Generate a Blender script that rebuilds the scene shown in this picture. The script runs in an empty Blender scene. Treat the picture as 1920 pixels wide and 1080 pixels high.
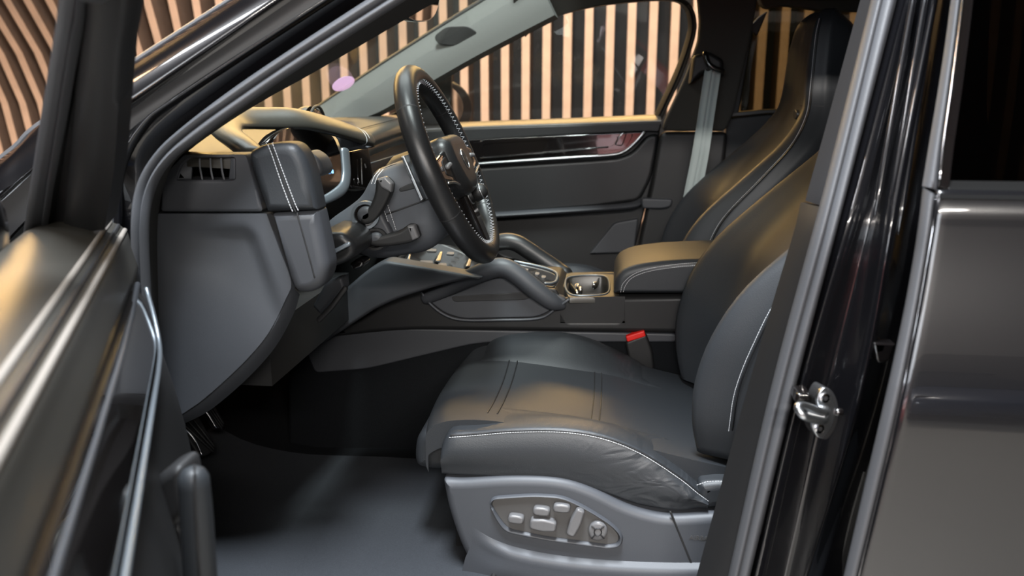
import bpy, bmesh, math, random
from mathutils import Vector as V, Matrix
from mathutils.geometry import delaunay_2d_cdt
random.seed(7)
S = bpy.context.scene
COL = S.collection

# ------------------------------------------------------------------ camera, world, lights, exposure
F, CX, CY = 1600.0, 960.0, 540.0
CAM = V((0.0, -1.9, 1.23))
YAW, PITCH = math.atan(190/1600), math.atan(378/1600)
cd = bpy.data.cameras.new('camera'); cam = bpy.data.objects.new('camera', cd); COL.objects.link(cam)
cam.location = CAM; cam.rotation_euler = (math.pi/2-PITCH, 0, YAW)
cd.sensor_width = 36; cd.lens = F/1920*36; cd.clip_start = .01
cd.dof.use_dof = True; cd.dof.focus_distance = 1.55; cd.dof.aperture_fstop = 4.0
S.camera = cam
S.view_settings.view_transform = 'Standard'; S.view_settings.look = 'None'
S.view_settings.gamma = 1; S.view_settings.exposure = 0.0; S.view_settings.use_curve_mapping = False
W = bpy.data.worlds.new('world'); S.world = W; W.use_nodes = True
W.node_tree.nodes['Background'].inputs[0].default_value = (.30, .33, .40, 1)
W.node_tree.nodes['Background'].inputs[1].default_value = .02
S.cycles.max_bounces = 8; S.cycles.transparent_max_bounces = 12
S.cycles.caustics_reflective = False; S.cycles.caustics_refractive = False

def area(name, loc, target, sx, sy, power, col, rz=None):
    l = bpy.data.lights.new(name, 'AREA'); l.shape = 'RECTANGLE'; l.size = sx; l.size_y = sy
    l.energy = power; l.color = col
    o = bpy.data.objects.new(name, l); COL.objects.link(o); o.location = loc
    d = V(target)-V(loc) if target else V((0, 0, -1)); o.rotation_euler = d.to_track_quat('-Z', 'Y').to_euler() if rz is None else (0, 0, rz)
    return o
def spot(name, loc, target, power, col, ang=70, blend=.8, r=.06):
    l = bpy.data.lights.new(name, 'SPOT'); l.energy = power; l.color = col; l.spot_size = math.radians(ang); l.spot_blend = blend; l.shadow_soft_size = r
    o = bpy.data.objects.new(name, l); COL.objects.link(o); o.location = loc
    o.rotation_euler = (V(target)-V(loc)).to_track_quat('-Z', 'Y').to_euler()
WARM = (1.0, .74, .52)
for x in (-5.2, -3.6, -2.0, -.4, 1.2, 2.8): spot('wall_spot_light', (x, .3, 4.0), (x, 3.0, 1.35), 330, WARM)
area('warm_cornice_light', (-1.3, 2.45, 2.45), (-.7, 0, 1.1), 4.2, .35, 120, (1.0, .61, .22))
area('daylight_window', (-1.6, -9.1, 2.7), (-.6, 0, 2.3), 4.6, 2.2, 230, (.86, .92, 1.0))
area('ceiling_strip_light', (-.15, -1.40, 3.75), (-.15, -1.25, .6), .5, 1.2, 300, (.88, .94, 1.0))
area('added_floor_light', (.6, -6.6, 3.75), (.6, -5.9, 0), 4.4, .4, 800, (1.0, .94, .88))  # unseen lamp, added to brighten the floor that the rear door reflects
area('added_hood_light', (-.9, 1.3, 3.75), (-.8, .9, .6), 2.4, .4, 70, (.90, .95, 1.0))  # unseen cool lamp, added to put a sheen on the display hood
area('wing_strip_light', (-2.45, -2.25, 3.75), None, 1.7, .22, 50, (.95, .96, 1.0), rz=math.atan2(-1.1, .7))
area('wing_short_light', (-3.35, -.95, 3.75), None, .6, .22, 14, (1.0, .62, .35), rz=math.atan2(-1.1, .7))

# ------------------------------------------------------------------ pixel -> world
RM = cam.rotation_euler.to_matrix()
def ray(u, v): return RM @ V(((u-CX)/F, -(v-CY)/F, -1.0))
def P(u, v, Y=0.0):
    d = ray(u, v); return CAM + d*((Y-CAM.y)/d.y)
def PL(u, v, f):
    if not callable(f): return P(u, v, f)
    y = f(1.1)
    for _ in range(12): y = f(P(u, v, y).z)
    return P(u, v, y)
def PN(u, v, p0, n):
    d = ray(u, v); n = V(n); return CAM + d*((V(p0)-CAM).dot(n)/d.dot(n))
def PZ(u, v, z):
    d = ray(u, v); return CAM + d*((z-CAM.z)/d.z)

# ------------------------------------------------------------------ materials
MATS = {}
def mat(name, col, rough=.5, metal=0, spec=.5, coat=0, coat_rough=.03, bump=0, bscale=300, noise=0, nscale=30, sheen=0, aniso=None):
    m = bpy.data.materials.new(name); m.use_nodes = True; nt = m.node_tree; b = nt.nodes['Principled BSDF']
    I = b.inputs; I['Base Color'].default_value = (*col, 1); I['Roughness'].default_value = rough; I['Metallic'].default_value = metal
    I['Specular IOR Level'].default_value = spec; I['Coat Weight'].default_value = coat; I['Coat Roughness'].default_value = coat_rough
    if sheen: I['Sheen Weight'].default_value = sheen
    tc = nt.nodes.new('ShaderNodeTexCoord')
    if noise:
        n = nt.nodes.new('ShaderNodeTexNoise'); n.inputs['Scale'].default_value = nscale; n.inputs['Detail'].default_value = 5
        nt.links.new(tc.outputs['Object'], n.inputs['Vector'])
        mx = nt.nodes.new('ShaderNodeMix'); mx.data_type = 'RGBA'
        mx.inputs['A'].default_value = (*[c*(1-noise) for c in col], 1); mx.inputs['B'].default_value = (*[min(1, c*(1+noise)) for c in col], 1)
        nt.links.new(n.outputs['Fac'], mx.inputs['Factor']); nt.links.new(mx.outputs['Result'], I['Base Color'])
    if bump:
        t = nt.nodes.new('ShaderNodeTexVoronoi'); t.inputs['Scale'].default_value = bscale
        nt.links.new(tc.outputs['Object'], t.inputs['Vector'])
        bp = nt.nodes.new('ShaderNodeBump'); bp.inputs['Strength'].default_value = bump; bp.inputs['Distance'].default_value = .001
        nt.links.new(t.outputs['Distance'], bp.inputs['Height']); nt.links.new(bp.outputs['Normal'], I['Normal'])
    MATS[name] = m; return m
LEA = mat('black_leather', (.024, .027, .031), .48, bump=.12, bscale=700, spec=.5)
LEAD = mat('black_leather_smooth', (.014, .0145, .0155), .38, bump=.10, bscale=800)
DASHL = mat('dash_leather', (.045, .042, .036), .37, bump=.08, bscale=900, spec=.7)
PLA = mat('grey_soft_plastic', (.060, .065, .075), .50, bump=.10, bscale=1200, spec=.5)
PLM = mat('charcoal_plastic', (.045, .048, .055), .5, bump=.08, bscale=1200)
PLD = mat('dark_plastic', (.010, .010, .0105), .5, bump=.06, bscale=1000)
TRIM = mat('pillar_trim_fabric', (.034, .034, .033), .85, spec=.3, bump=.1, bscale=1500, noise=.1, nscale=400)
HEAD = mat('headliner_fabric', (.055, .052, .045), .9, noise=.15, nscale=400)
LTRIM = mat('light_pillar_fabric', (.15, .155, .145), .8, noise=.12, nscale=500)
RUB = mat('rubber_seal', (.070, .073, .080), .48, bump=.15, bscale=600)
RUBD = mat('dark_rubber', (.016, .016, .017), .55)
PAINT = mat('black_car_paint', (.004, .004, .005), .25, spec=.5, coat=1, coat_rough=.01)
PIANO = mat('piano_black', (.006, .005, .005), .12, coat=1, coat_rough=.01)
CHR = mat('chrome', (.85, .85, .87), .12, metal=1)
ALU = mat('satin_metal', (.62, .64, .66), .3, metal=1)
SILV = mat('silver_grey_trim', (.22, .25, .28), .35, metal=.6)
STI = mat('white_thread', (.75, .76, .78), .7)
STG = mat('grey_thread', (.42, .43, .46), .7)
REDP = mat('red_plastic', (.75, .02, .015), .4)
BELT = mat('grey_webbing', (.42, .48, .47), .75, bump=.4, bscale=900)
CARP = mat('black_carpet', (.007, .008, .0095), .95, spec=.15, bump=.6, bscale=900, noise=.3, nscale=300)
MATC = mat('floor_mat_pile', (.042, .046, .053), .9, spec=.2, bump=.6, bscale=1200, noise=.3, nscale=500)
MIR = mat('mirror_glass', (.9, .9, .9), .01, metal=1)
BTN = mat('switch_plastic', (.13, .13, .135), .32, spec=.6)
PNL = mat('switch_panel_plastic', (.075, .073, .072), .5)
LIL = mat('lilac_sticker_print', (.62, .50, .66), .6)
WOODS = mat('slat_side_wood', (.20, .125, .085), .6, noise=.2, nscale=14)  # slat sides, darker brown than the front faces
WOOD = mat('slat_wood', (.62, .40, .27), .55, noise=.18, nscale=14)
BACKP = mat('black_backing_board', (.012, .010, .009), .8)
FLO = mat('showroom_floor_tile', (.34, .32, .29), .35, noise=.08, nscale=3)
LWALL = mat('light_wall_paint', (.30, .29, .28), .7, noise=.06, nscale=2)
PALE = mat('pale_trim_line', (.25, .225, .20), .8, spec=.2)
FELT = mat('black_felt', (.007, .007, .007), .95, spec=.1)
REDC = mat('red_car_paint', (.55, .012, .008), .3, coat=1)
BLUC = mat('blue_car_paint', (.012, .030, .075), .3, coat=1)
CGL = mat('dark_car_glass', (.01, .011, .012), .05)
DWALL = mat('dark_wall_paint', (.05, .045, .04), .8, noise=.1, nscale=4)
CEIL = mat('dark_ceiling_paint', (.03, .03, .03), .9)
def glass(name, tint, rough=0.0, ior=1.45):
    m = bpy.data.materials.new(name); m.use_nodes = True; nt = m.node_tree; nt.nodes.clear()
    o = nt.nodes.new('ShaderNodeOutputMaterial'); t = nt.nodes.new('ShaderNodeBsdfTransparent'); g = nt.nodes.new('ShaderNodeBsdfGlossy')
    t.inputs[0].default_value = (*tint, 1); g.inputs['Roughness'].default_value = rough; g.inputs[0].default_value = (1, 1, 1, 1)
    lw = nt.nodes.new('ShaderNodeLayerWeight'); lw.inputs['Blend'].default_value = .5; mx = nt.nodes.new('ShaderNodeMixShader')
    pw = nt.nodes.new('ShaderNodeMath'); pw.operation = 'POWER'; pw.inputs[1].default_value = 5; nt.links.new(lw.outputs['Facing'], pw.inputs[0])
    fr = nt.nodes.new('ShaderNodeMath'); fr.operation = 'MULTIPLY_ADD'; fr.inputs[1].default_value = ior-1; fr.inputs[2].default_value = .025; nt.links.new(pw.outputs[0], fr.inputs[0])
    nt.links.new(fr.outputs[0], mx.inputs[0]); nt.links.new(t.outputs[0], mx.inputs[1]); nt.links.new(g.outputs[0], mx.inputs[2]); nt.links.new(mx.outputs[0], o.inputs[0])
    return m
GLS = glass('windscreen_glass', (.86, .88, .85), ior=1.3); GLD = glass('door_glass', (.93, .94, .93)); GLT = glass('privacy_glass', (.05, .045, .036))
LEAC = mat('creased_leather', (.024, .027, .031), .46, bump=.12, bscale=700)
nt_ = LEAC.node_tree; N_ = nt_.nodes; tc_ = N_.new('ShaderNodeTexCoord'); mp_ = N_.new('ShaderNodeMapping'); mp_.inputs['Scale'].default_value = (16, 8, 30); mp_.inputs['Rotation'].default_value = (0, .9, 0)
nz_ = N_.new('ShaderNodeTexNoise'); nz_.inputs['Scale'].default_value = 1.0; nz_.inputs['Detail'].default_value = 2; nz_.inputs['Distortion'].default_value = 1.2
sx_ = N_.new('ShaderNodeSeparateXYZ'); mr_ = N_.new('ShaderNodeMapRange'); mr_.inputs['From Min'].default_value = -.06; mr_.inputs['From Max'].default_value = .10; mr_.inputs['To Max'].default_value = .0085
ml_ = N_.new('ShaderNodeMath'); ml_.operation = 'MULTIPLY'; b2_ = N_.new('ShaderNodeBump'); b2_.inputs['Strength'].default_value = .8; b2_.inputs['Distance'].default_value = 1.0
for a_, b_ in ((tc_.outputs['Object'], mp_.inputs[0]), (mp_.outputs[0], nz_.inputs['Vector']), (tc_.outputs['Object'], sx_.inputs[0]), (sx_.outputs['X'], mr_.inputs[0]), (nz_.outputs['Fac'], ml_.inputs[0]), (mr_.outputs[0], ml_.inputs[1]), (ml_.outputs[0], b2_.inputs['Height'])): nt_.links.new(a_, b_)
bp_ = next(n for n in N_ if n.type == 'BUMP' and n != b2_); nt_.links.new(b2_.outputs[0], bp_.inputs['Normal'])
PFAB = mat('dark_pillar_fabric', (.020, .020, .022), .9, spec=.2, noise=.1, nscale=400)
nt_ = LIL.node_tree; pb_ = nt_.nodes['Principled BSDF']; tl_ = nt_.nodes.new('ShaderNodeBsdfTranslucent'); mx_ = nt_.nodes.new('ShaderNodeMixShader')
pb_.inputs['Base Color'].default_value = (.80, .66, .82, 1); tl_.inputs[0].default_value = (.85, .70, .90, 1); mx_.inputs[0].default_value = .65
nt_.links.new(pb_.outputs[0], mx_.inputs[1]); nt_.links.new(tl_.outputs[0], mx_.inputs[2]); nt_.links.new(mx_.outputs[0], nt_.nodes['Material Output'].inputs[0])
def emis(name, col, st):
    m = bpy.data.materials.new(name); m.use_nodes = True; b = m.node_tree.nodes['Principled BSDF']
    b.inputs['Base Color'].default_value = (0, 0, 0, 1); b.inputs['Emission Color'].default_value = (*col, 1); b.inputs['Emission Strength'].default_value = st
    return m

# ------------------------------------------------------------------ builders
def org(p):
    l = V((0, 0, 0))
    while p is not None: l = l + p.location; p = p.parent
    return l
def thing(name, label, cat, loc=(0, 0, 0), group=None, kind=None):
    o = bpy.data.objects.new(name, None); COL.objects.link(o); o.location = loc; o.empty_display_size = .05
    if label: o['label'] = label
    if cat: o['category'] = cat
    if group: o['group'] = group
    if kind: o['kind'] = kind
    return o
def tag(o, label=None, cat=None, kind=None, group=None):
    if label: o['label'] = label
    if cat: o['category'] = cat
    if kind: o['kind'] = kind
    if group: o['group'] = group
    return o
def mesh(name, vs, fs, m, parent=None, ang=40, flat=False, solid=0, fix=True, sub=0, label=None, nflat=0):
    me = bpy.data.meshes.new(name); off = org(parent)
    me.from_pydata([V(v)-off for v in vs], [], fs)
    if nflat:
        at = me.attributes.new('flat', 'BOOLEAN', 'FACE'); at.data.foreach_set('value', [i >= len(fs)-nflat for i in range(len(fs))])
    if fix:
        b = bmesh.new(); b.from_mesh(me); bmesh.ops.remove_doubles(b, verts=b.verts, dist=2e-6); bmesh.ops.recalc_face_normals(b, faces=b.faces); b.to_mesh(me); b.free()
    if not flat:
        me.polygons.foreach_set('use_smooth', [len(p.vertices) <= 8 and not (nflat and me.attributes['flat'].data[p.index].value) for p in me.polygons]); me.set_sharp_from_angle(angle=math.radians(ang))
    me.materials.append(m)
    o = bpy.data.objects.new(name, me); COL.objects.link(o)
    if parent is not None: o.parent = parent
    if solid:
        s = o.modifiers.new('solid', 'SOLIDIFY'); s.thickness = solid; s.offset = -1
    if sub:
        s = o.modifiers.new('sub', 'SUBSURF'); s.levels = sub; s.render_levels = sub
    if label: o['label'] = label
    return o
def cr(pts, n=6, closed=False):
    pts = [V(p) for p in pts]; N = len(pts); out = []
    for i in range(N if closed else N-1):
        if closed: a, b, c, d = pts[(i-1) % N], pts[i], pts[(i+1) % N], pts[(i+2) % N]
        else:
            b, c = pts[i], pts[i+1]; a = pts[i-1] if i else b*2-c; d = pts[i+2] if i+2 < N else c*2-b
        for k in range(n):
            t = k/n
            out.append(.5*((2*b)+(c-a)*t+(2*a-5*b+4*c-d)*t*t+(3*b-a-3*c+d)*t**3))
    if not closed: out.append(pts[-1])
    return out
def rc(pts, rad=8, k=5):
    """round the corners of a polygon: points (u,v[,rad])"""
    out = []; N = len(pts)
    for i, p in enumerate(pts):
        r = p[2] if len(p) > 2 else rad
        b = V(p[:2]); a = V(pts[i-1][:2]); c = V(pts[(i+1) % N][:2])
        r1 = min(r, (a-b).length*.48); r2 = min(r, (c-b).length*.48)
        if r <= 1e-6: out.append(b); continue
        s = b+(a-b).normalized()*r1; e = b+(c-b).normalized()*r2
        for j in range(k+1):
            t = j/k; out.append((1-t)**2*s+2*t*(1-t)*b+t*t*e)
    return out
def rslab3(name, pts3, n, T, r, m, parent=None, K=4, back=False, label=None, bulge=0, ang=50):
    """solid from a planar-ish outline in 3D, front towards n, extruded T along -n, front edge rounded by r"""
    n = V(n).normalized(); N = len(pts3)
    c = sum(pts3, V())/N
    e1 = n.cross(V((0, 0, 1)));
    if e1.length < .1: e1 = n.cross(V((0, 1, 0)))
    e1.normalize(); e2 = e1.cross(n)
    q = [((p-c).dot(e1), (p-c).dot(e2), (p-c).dot(n)) for p in pts3]
    A = sum(q[i-1][0]*q[i][1]-q[i][0]*q[i-1][1] for i in range(N))
    if A < 0: q = q[::-1]
    nr = []
    for i in range(N):
        a, b, d = q[i-1], q[i], q[(i+1) % N]
        t1 = V((b[0]-a[0], b[1]-a[1])); t2 = V((d[0]-b[0], d[1]-b[1]))
        t1 = t1.normalized() if t1.length > 1e-9 else t2.normalized(); t2 = t2.normalized() if t2.length > 1e-9 else t1
        n1 = V((-t1.y, t1.x)); n2 = V((-t2.y, t2.x)); s = n1+n2
        s = s.normalized() if s.length > 1e-6 else n1
        nr.append(s/max(.6, s.dot(n1)))
    vs = []; rings = []
    def ring(ins, dep):
        i0 = len(vs); o = [V((x+w.x*ins, y+w.y*ins)) for (x, y, z), w in zip(q, nr)]
        for _ in range(6 if ins > 0 else 0):      # pull together what the inset turned over
            bad = [(o[(i+1) % N]-o[i]).dot(V((q[(i+1) % N][0]-q[i][0], q[(i+1) % N][1]-q[i][1]))) < -1e-12 for i in range(N)]
            if not any(bad) or all(bad): break
            s = next(i for i in range(N) if not bad[i-1]); i = 0
            while i < N:
                a = (s+i) % N
                if not bad[a]: i += 1; continue
                k = 0
                while bad[(a+k) % N] and k < N: k += 1
                idx = [(a+j) % N for j in range(k+1)]; mid = sum((o[j] for j in idx), V((0, 0)))/len(idx)
                for j in idx: o[j] = mid.copy()
                i += k
        for p, (x, y, z) in zip(o, q): vs.append(c+e1*p.x+e2*p.y+n*(z-dep))
        rings.append(range(i0, i0+N))
    if back:
        for k in range(K+1):
            a = math.pi/2*(1-k/K); ring(r*(1-math.cos(a)), T-r*(1-math.sin(a)))
    else: ring(0, T)
    for k in range(K+1):
        a = math.pi/2*k/K; ring(r*(1-math.cos(a)), r*(1-math.sin(a)))
    if not bulge: ring(r+.0006, 0)
    if bulge:
        ring(r+bulge*3, -bulge*.6); ring(r+bulge*7, -bulge)
    fs = []
    for A_, B_ in zip(rings, rings[1:]):
        for i in range(N): fs.append((A_[i], A_[(i+1) % N], B_[(i+1) % N], B_[i]))
    if bulge: fs.append(tuple(rings[-1]))
    else:       # front face: a clean triangulation of the innermost ring
        ps = [vs[i] for i in rings[-1]]; v2 = []
        for p in ps:
            w = V(((p-c).dot(e1), (p-c).dot(e2)))
            if not v2 or (w-v2[-1]).length > 2e-5: v2.append(w)
        if (v2[0]-v2[-1]).length < 2e-5: v2.pop()
        dep = (ps[0]-c).dot(n); planar = max(abs((p-c).dot(n)-dep) for p in ps) < 1e-5
        if planar and len(v2) > 2:
            nv, _, nf, *_r = delaunay_2d_cdt(v2, [], [list(range(len(v2)))], 1, 1e-6); i0 = len(vs)
            vs += [c+e1*p.x+e2*p.y+n*dep for p in nv]; fs += [tuple(i0+i for i in f) for f in nf]
            return mesh(name, vs, fs+[tuple(reversed(rings[0]))], m, parent, ang=ang, label=label, nflat=len(nf)+1)
        fs.append(tuple(rings[-1]))
    fs.append(tuple(reversed(rings[0])))
    return mesh(name, vs, fs, m, parent, ang=ang, label=label)
def rslab(name, uv, Y, T, r, m, parent=None, rad=8, smooth=0, n=None, p0=None, dn=None, label=None, back=False, bulge=0, K=4):
    """outline in picture pixels laid on the plane y=Y (or through p0 with normal n, or the leaning surface Y(z)), with real thickness T"""
    pts = [V((p[0], p[1])) for p in cr([V((a[0], a[1])) for a in uv], smooth, True)] if smooth else rc(uv, rad)
    if n is not None: p3 = [PN(p[0], p[1], p0, n) for p in pts]
    else: p3 = [PL(p[0], p[1], Y) for p in pts]
    return rslab3(name, p3, n if n is not None else (0, -1, 0), T, r, m, parent, label=label, back=back, bulge=bulge, K=K)
def tube(name, pts, rad, m, parent=None, seg=12, closed=False, cap=True, smooth=0, up=(0, 0, 1), label=None, dome=.8):
    """sweep an ellipse; rad: r or list of r or (ra along side, rb along up)"""
    pts = [V(p) for p in pts]
    R = rad if isinstance(rad, list) else [rad]*len(pts)
    R = [V(x) if isinstance(x, (tuple, list)) else V((x, x)) for x in R]
    if smooth: pts = cr(pts, smooth, closed); R = cr(R, smooth, closed)
    N = len(pts); vs = []; fs = []; up = V(up)
    for i, p in enumerate(pts):
        if closed: t = pts[(i+1) % N]-pts[i-1]
        else: t = pts[min(i+1, N-1)]-pts[max(i-1, 0)]
        t.normalize(); s = t.cross(up)
        if s.length < 1e-4: s = t.cross(V((1, 0, 0)))
        s.normalize(); w = s.cross(t)
        for k in range(seg):
            a = 2*math.pi*k/seg; vs.append(p+s*(math.cos(a)*R[i].x)+w*(math.sin(a)*R[i].y))
    for i in range(N if closed else N-1):
        j = (i+1) % N
        for k in range(seg): fs.append((i*seg+k, i*seg+(k+1) % seg, j*seg+(k+1) % seg, j*seg+k))
    if not closed and cap:
        for i, sgn in ((0, -1), (N-1, 1)):
            t = (pts[1]-pts[0] if i == 0 else pts[-1]-pts[-2]).normalized()*sgn
            base = [i*seg+k for k in range(seg)]; last = base
            for q, h in ((.75, .6), (.35, .9)):
                i0 = len(vs)
                for k in range(seg): vs.append(pts[i]+(vs[base[k]]-pts[i])*q+t*(h*min(R[i])*dome))
                nw = [i0+k for k in range(seg)]
                for k in range(seg): fs.append((last[k], last[(k+1) % seg], nw[(k+1) % seg], nw[k]))
                last = nw
            fs.append(tuple(last))
    return mesh(name, vs, fs, m, parent, ang=60, label=label)
def loft(name, rings, m, parent=None, closed=True, caps=True, up=0, ang=60, label=None, sub=0):
    rings = [[V(p) for p in r] for r in rings]
    if up: rings = [cr(r, up, closed) for r in rings]
    if up:
        cols = list(zip(*rings)); cols = [cr(c, up) for c in cols]; rings = [list(r) for r in zip(*cols)]
    n = len(rings[0]); vs = [p for r in rings for p in r]; fs = []
    for i in range(len(rings)-1):
        for k in range(n if closed else n-1):
            fs.append((i*n+k, i*n+(k+1) % n, (i+1)*n+(k+1) % n, (i+1)*n+k))
    if closed and caps: fs.append(tuple(range(n))); fs.append(tuple((len(rings)-1)*n+k for k in reversed(range(n))))
    return mesh(name, vs, fs, m, parent, ang=ang, label=label, sub=sub)
def grid(name, rows, m, parent=None, up=4, T=.01, label=None, ang=60):
    rows = [cr(r, up) for r in rows]; cols = [cr(c, up) for c in zip(*rows)]; rows = list(zip(*cols))
    n = len(rows[0]); vs = [p for r in rows for p in r]
    fs = [(i*n+k, i*n+k+1, (i+1)*n+k+1, (i+1)*n+k) for i in range(len(rows)-1) for k in range(n-1)]
    # close into a solid by a lower copy along the mean normal
    nm = V((0, 0, 0))
    for f in fs[:: max(1, len(fs)//200)]: nm += (vs[f[1]]-vs[f[0]]).cross(vs[f[3]]-vs[f[0]])
    nm.normalize()
    if nm.dot(CAM-vs[len(vs)//2]) < 0: nm = -nm
    M = len(vs); vs = vs+[p-nm*T for p in vs]
    fs = fs+[tuple(M+i for i in reversed(f)) for f in fs]
    bd = [k for k in range(n)]+[i*n+n-1 for i in range(1, len(rows))]+[(len(rows)-1)*n+k for k in range(n-2, -1, -1)]+[i*n for i in range(len(rows)-2, 0, -1)]
    for a, b in zip(bd, bd[1:]+bd[:1]): fs.append((a, b, M+b, M+a))
    return mesh(name, vs, fs, m, parent, ang=ang, label=label)
def band(name, A, B, ya, yb, bulge, m, parent=None, nu=6, sm=5, T=.012, pw=1.0, label=None):
    """strip between two picture-space edges that lie at their own depths; bulge is towards the outside (-y)"""
    a = [PL(u, v, ya) for u, v in A]; b = [PL(u, v, yb) for u, v in B]
    a = cr(a, sm); b = cr(b, sm); rows = []
    for k in range(nu+1):
        t = k/nu; h = bulge*math.sin(math.pi*t)**pw
        rows.append([p.lerp(q, t)+V((0, -h, 0)) for p, q in zip(a, b)])
    return grid(name, rows, m, parent, up=1, T=T, label=label)
def stitch(name, pts, m, parent, pitch=.0055, ln=.0036, r=.0009, zig=0, label=None):
    pts = [V(p) for p in pts]; vs = []; fs = []; L = 0; segs = []
    for a, b in zip(pts, pts[1:]):
        segs.append((L, a, b)); L += (b-a).length
    def at(s):
        for l, a, b in segs:
            w = (b-a).length
            if s <= l+w or (l, a, b) == segs[-1]: return a+(b-a)*((s-l)/w if w else 0), (b-a).normalized()
    s = 0; k = 0
    while s < L:
        p, t = at(s); e = (CAM-p).normalized(); w = t.cross(e).normalized(); e = w.cross(t)
        tt = (t+w*zig*(1 if k % 2 else -1)).normalized(); ww = tt.cross(e).normalized()
        i0 = len(vs)
        for x in (-.5, .5):
            sh = 1 if abs(x) < .5 else .6
            for yy, zz in ((-1, -.6), (1, -.6), (.7, .8), (-.7, .8)): vs.append(p+tt*(x*ln)+ww*(yy*r*sh)+e*(zz*r))
        for f in ((0, 1, 2, 3), (7, 6, 5, 4), (0, 4, 5, 1), (1, 5, 6, 2), (2, 6, 7, 3), (3, 7, 4, 0)): fs.append(tuple(i0+i for i in f))
        s += pitch; k += 1
    return mesh(name, vs, fs, m, parent, flat=True, label=label)
def box(name, lo, hi, m, parent=None, b=0, label=None):
    (x0, y0, z0), (x1, y1, z1) = lo, hi
    if b:
        pts = [V((x0, y0, z0)), V((x1, y0, z0)), V((x1, y0, z1)), V((x0, y0, z1))]
        q = rc([(p.x, p.z) for p in pts], b, 4)
        return rslab3(name, [V((p[0], y0, p[1])) for p in q], (0, -1, 0), y1-y0, b*.7, m, parent, back=True, label=label)
    vs = [(x, y, z) for x in (x0, x1) for y in (y0, y1) for z in (z0, z1)]
    return mesh(name, vs, [(0, 1, 3, 2), (4, 6, 7, 5), (0, 4, 5, 1), (2, 3, 7, 6), (0, 2, 6, 4), (1, 5, 7, 3)], m, parent, flat=True, label=label)
def px(pts, Y): return [PL(u, v, Y) for u, v in pts]
# ------------------------------------------------------------------ the showroom
def setting(name, lo, hi, m):
    return tag(box(name, lo, hi, m), kind='structure')
setting('floor', (-8, -9.4, -.1), (6, 3.4, 0), FLO)
setting('ceiling', (-8, -9.4, 4.2), (6, 3.4, 4.3), CEIL)
setting('wall_front', (-8, -9.5, 0), (6, -9.3, 4.2), LWALL)
setting('dark_reflection_panel', (-8, -9.3, 0), (6, -9.24, 2.1), DWALL)  # unseen dark panel, added to darken the middle of the rear door's reflection
setting('wall_left', (-8.1, -9.4, 0), (-8, 3.4, 4.2), DWALL)
setting('wall_right', (6, -9.4, 0), (6.1, 3.4, 4.2), DWALL)
wb = thing('wall_back', None, None, (0, 3.2, 0), kind='structure')
box('backing_panel', (-8, 3.16, 0), (6, 3.3, 4.2), BACKP, wb)
def sst(a, b, x):
    t = max(0, min(1, (x-a)/(b-a))); return t*t*(3-2*t)
def wave(x, z): return .50*sst(-1.95, -3.2, x)*max(0, min(1.25, z-.80))**2+.06*sst(.6, 2.4, x)*math.sin((z-.4)*2.2)
def slat_mesh(x):
    vs = []; fs = []; n = 14
    for i in range(n+1):
        z = .02+3.9*i/n
        y = 2.97-wave(x, z); d = 3.165
        for a, b in ((-.022, y), (.022, y), (.022, d), (-.022, d)): vs.append((x+a, b, z))
    for i in range(n):
        for k in range(4): fs.append((i*4+k, i*4+(k+1) % 4, i*4+4+(k+1) % 4, i*4+4+k))
    fs += [(3, 2, 1, 0), tuple(n*4+k for k in range(4))]
    return vs, fs
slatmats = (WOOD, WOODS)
x0 = P(1219, 215, 2.97).x-.1155*48
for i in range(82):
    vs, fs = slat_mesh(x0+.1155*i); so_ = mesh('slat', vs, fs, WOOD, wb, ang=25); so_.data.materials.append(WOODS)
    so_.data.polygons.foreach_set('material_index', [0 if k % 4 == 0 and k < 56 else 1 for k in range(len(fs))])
# lamp housings that carry the lights of the room, and the daylight window in the wall behind
def lamp_housing(label, c, sx, sy, rz=0):
    t = thing('ceiling_lamp', label, 'ceiling lamp', (c[0], c[1], 4.2))
    box('housing', (c[0]-sx/2, c[1]-sy/2, c[2]+.02), (c[0]+sx/2, c[1]+sy/2, c[2]+.10), BACKP, t)
    for s in (-.4, .4):
        q = (c[0]+s*sx, c[1]) if sx > sy else (c[0], c[1]+s*sy)
        tube('suspension_rod', [(q[0], q[1], c[2]+.09), (q[0], q[1], 4.2)], .012, ALU, t, seg=6)
    t.rotation_euler = (0, 0, rz)
for k, x in enumerate((-5.2, -3.6, -2.0, -.4, 1.2, 2.8)):
    t = thing('ceiling_spotlight', 'black ceiling spotlight aimed at the slatted wall, %s from the left' % ('first', 'second', 'third', 'fourth', 'fifth', 'sixth')[k], 'spotlight', (x, .3, 4.2), group='ceiling spotlights before the slatted wall')
    tube('lamp_can', [(x, .22, 4.13), (x, .27, 4.03)], .07, BACKP, t, seg=14)
    tube('bracket', [(x, .22, 4.2), (x, .22, 4.1)], .015, BACKP, t, seg=6)
lamp_housing('long warm cornice lamp hanging before the slatted wall', (-1.3, 2.52, 2.5), 4.3, .12)
lamp_housing('white strip lamp hanging above the open front door', (-.15, -1.40, 3.77), .55, 1.3)
lamp_housing('unseen wide strip lamp added to brighten the floor beside the car', (.6, -6.6, 3.77), 4.5, .45)
lamp_housing('unseen cool strip lamp added above the windscreen to brighten the display hood', (-.9, 1.3, 3.77), 2.5, .45)
lamp_housing('white strip lamp hanging above the near front wing', (-2.45, -2.25, 3.77), 1.8, .3, math.atan2(-1.1, .7))
lamp_housing('short orange lamp hanging in front of the near front wing', (-3.35, -.95, 3.77), .7, .3, math.atan2(-1.1, .7))

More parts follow.
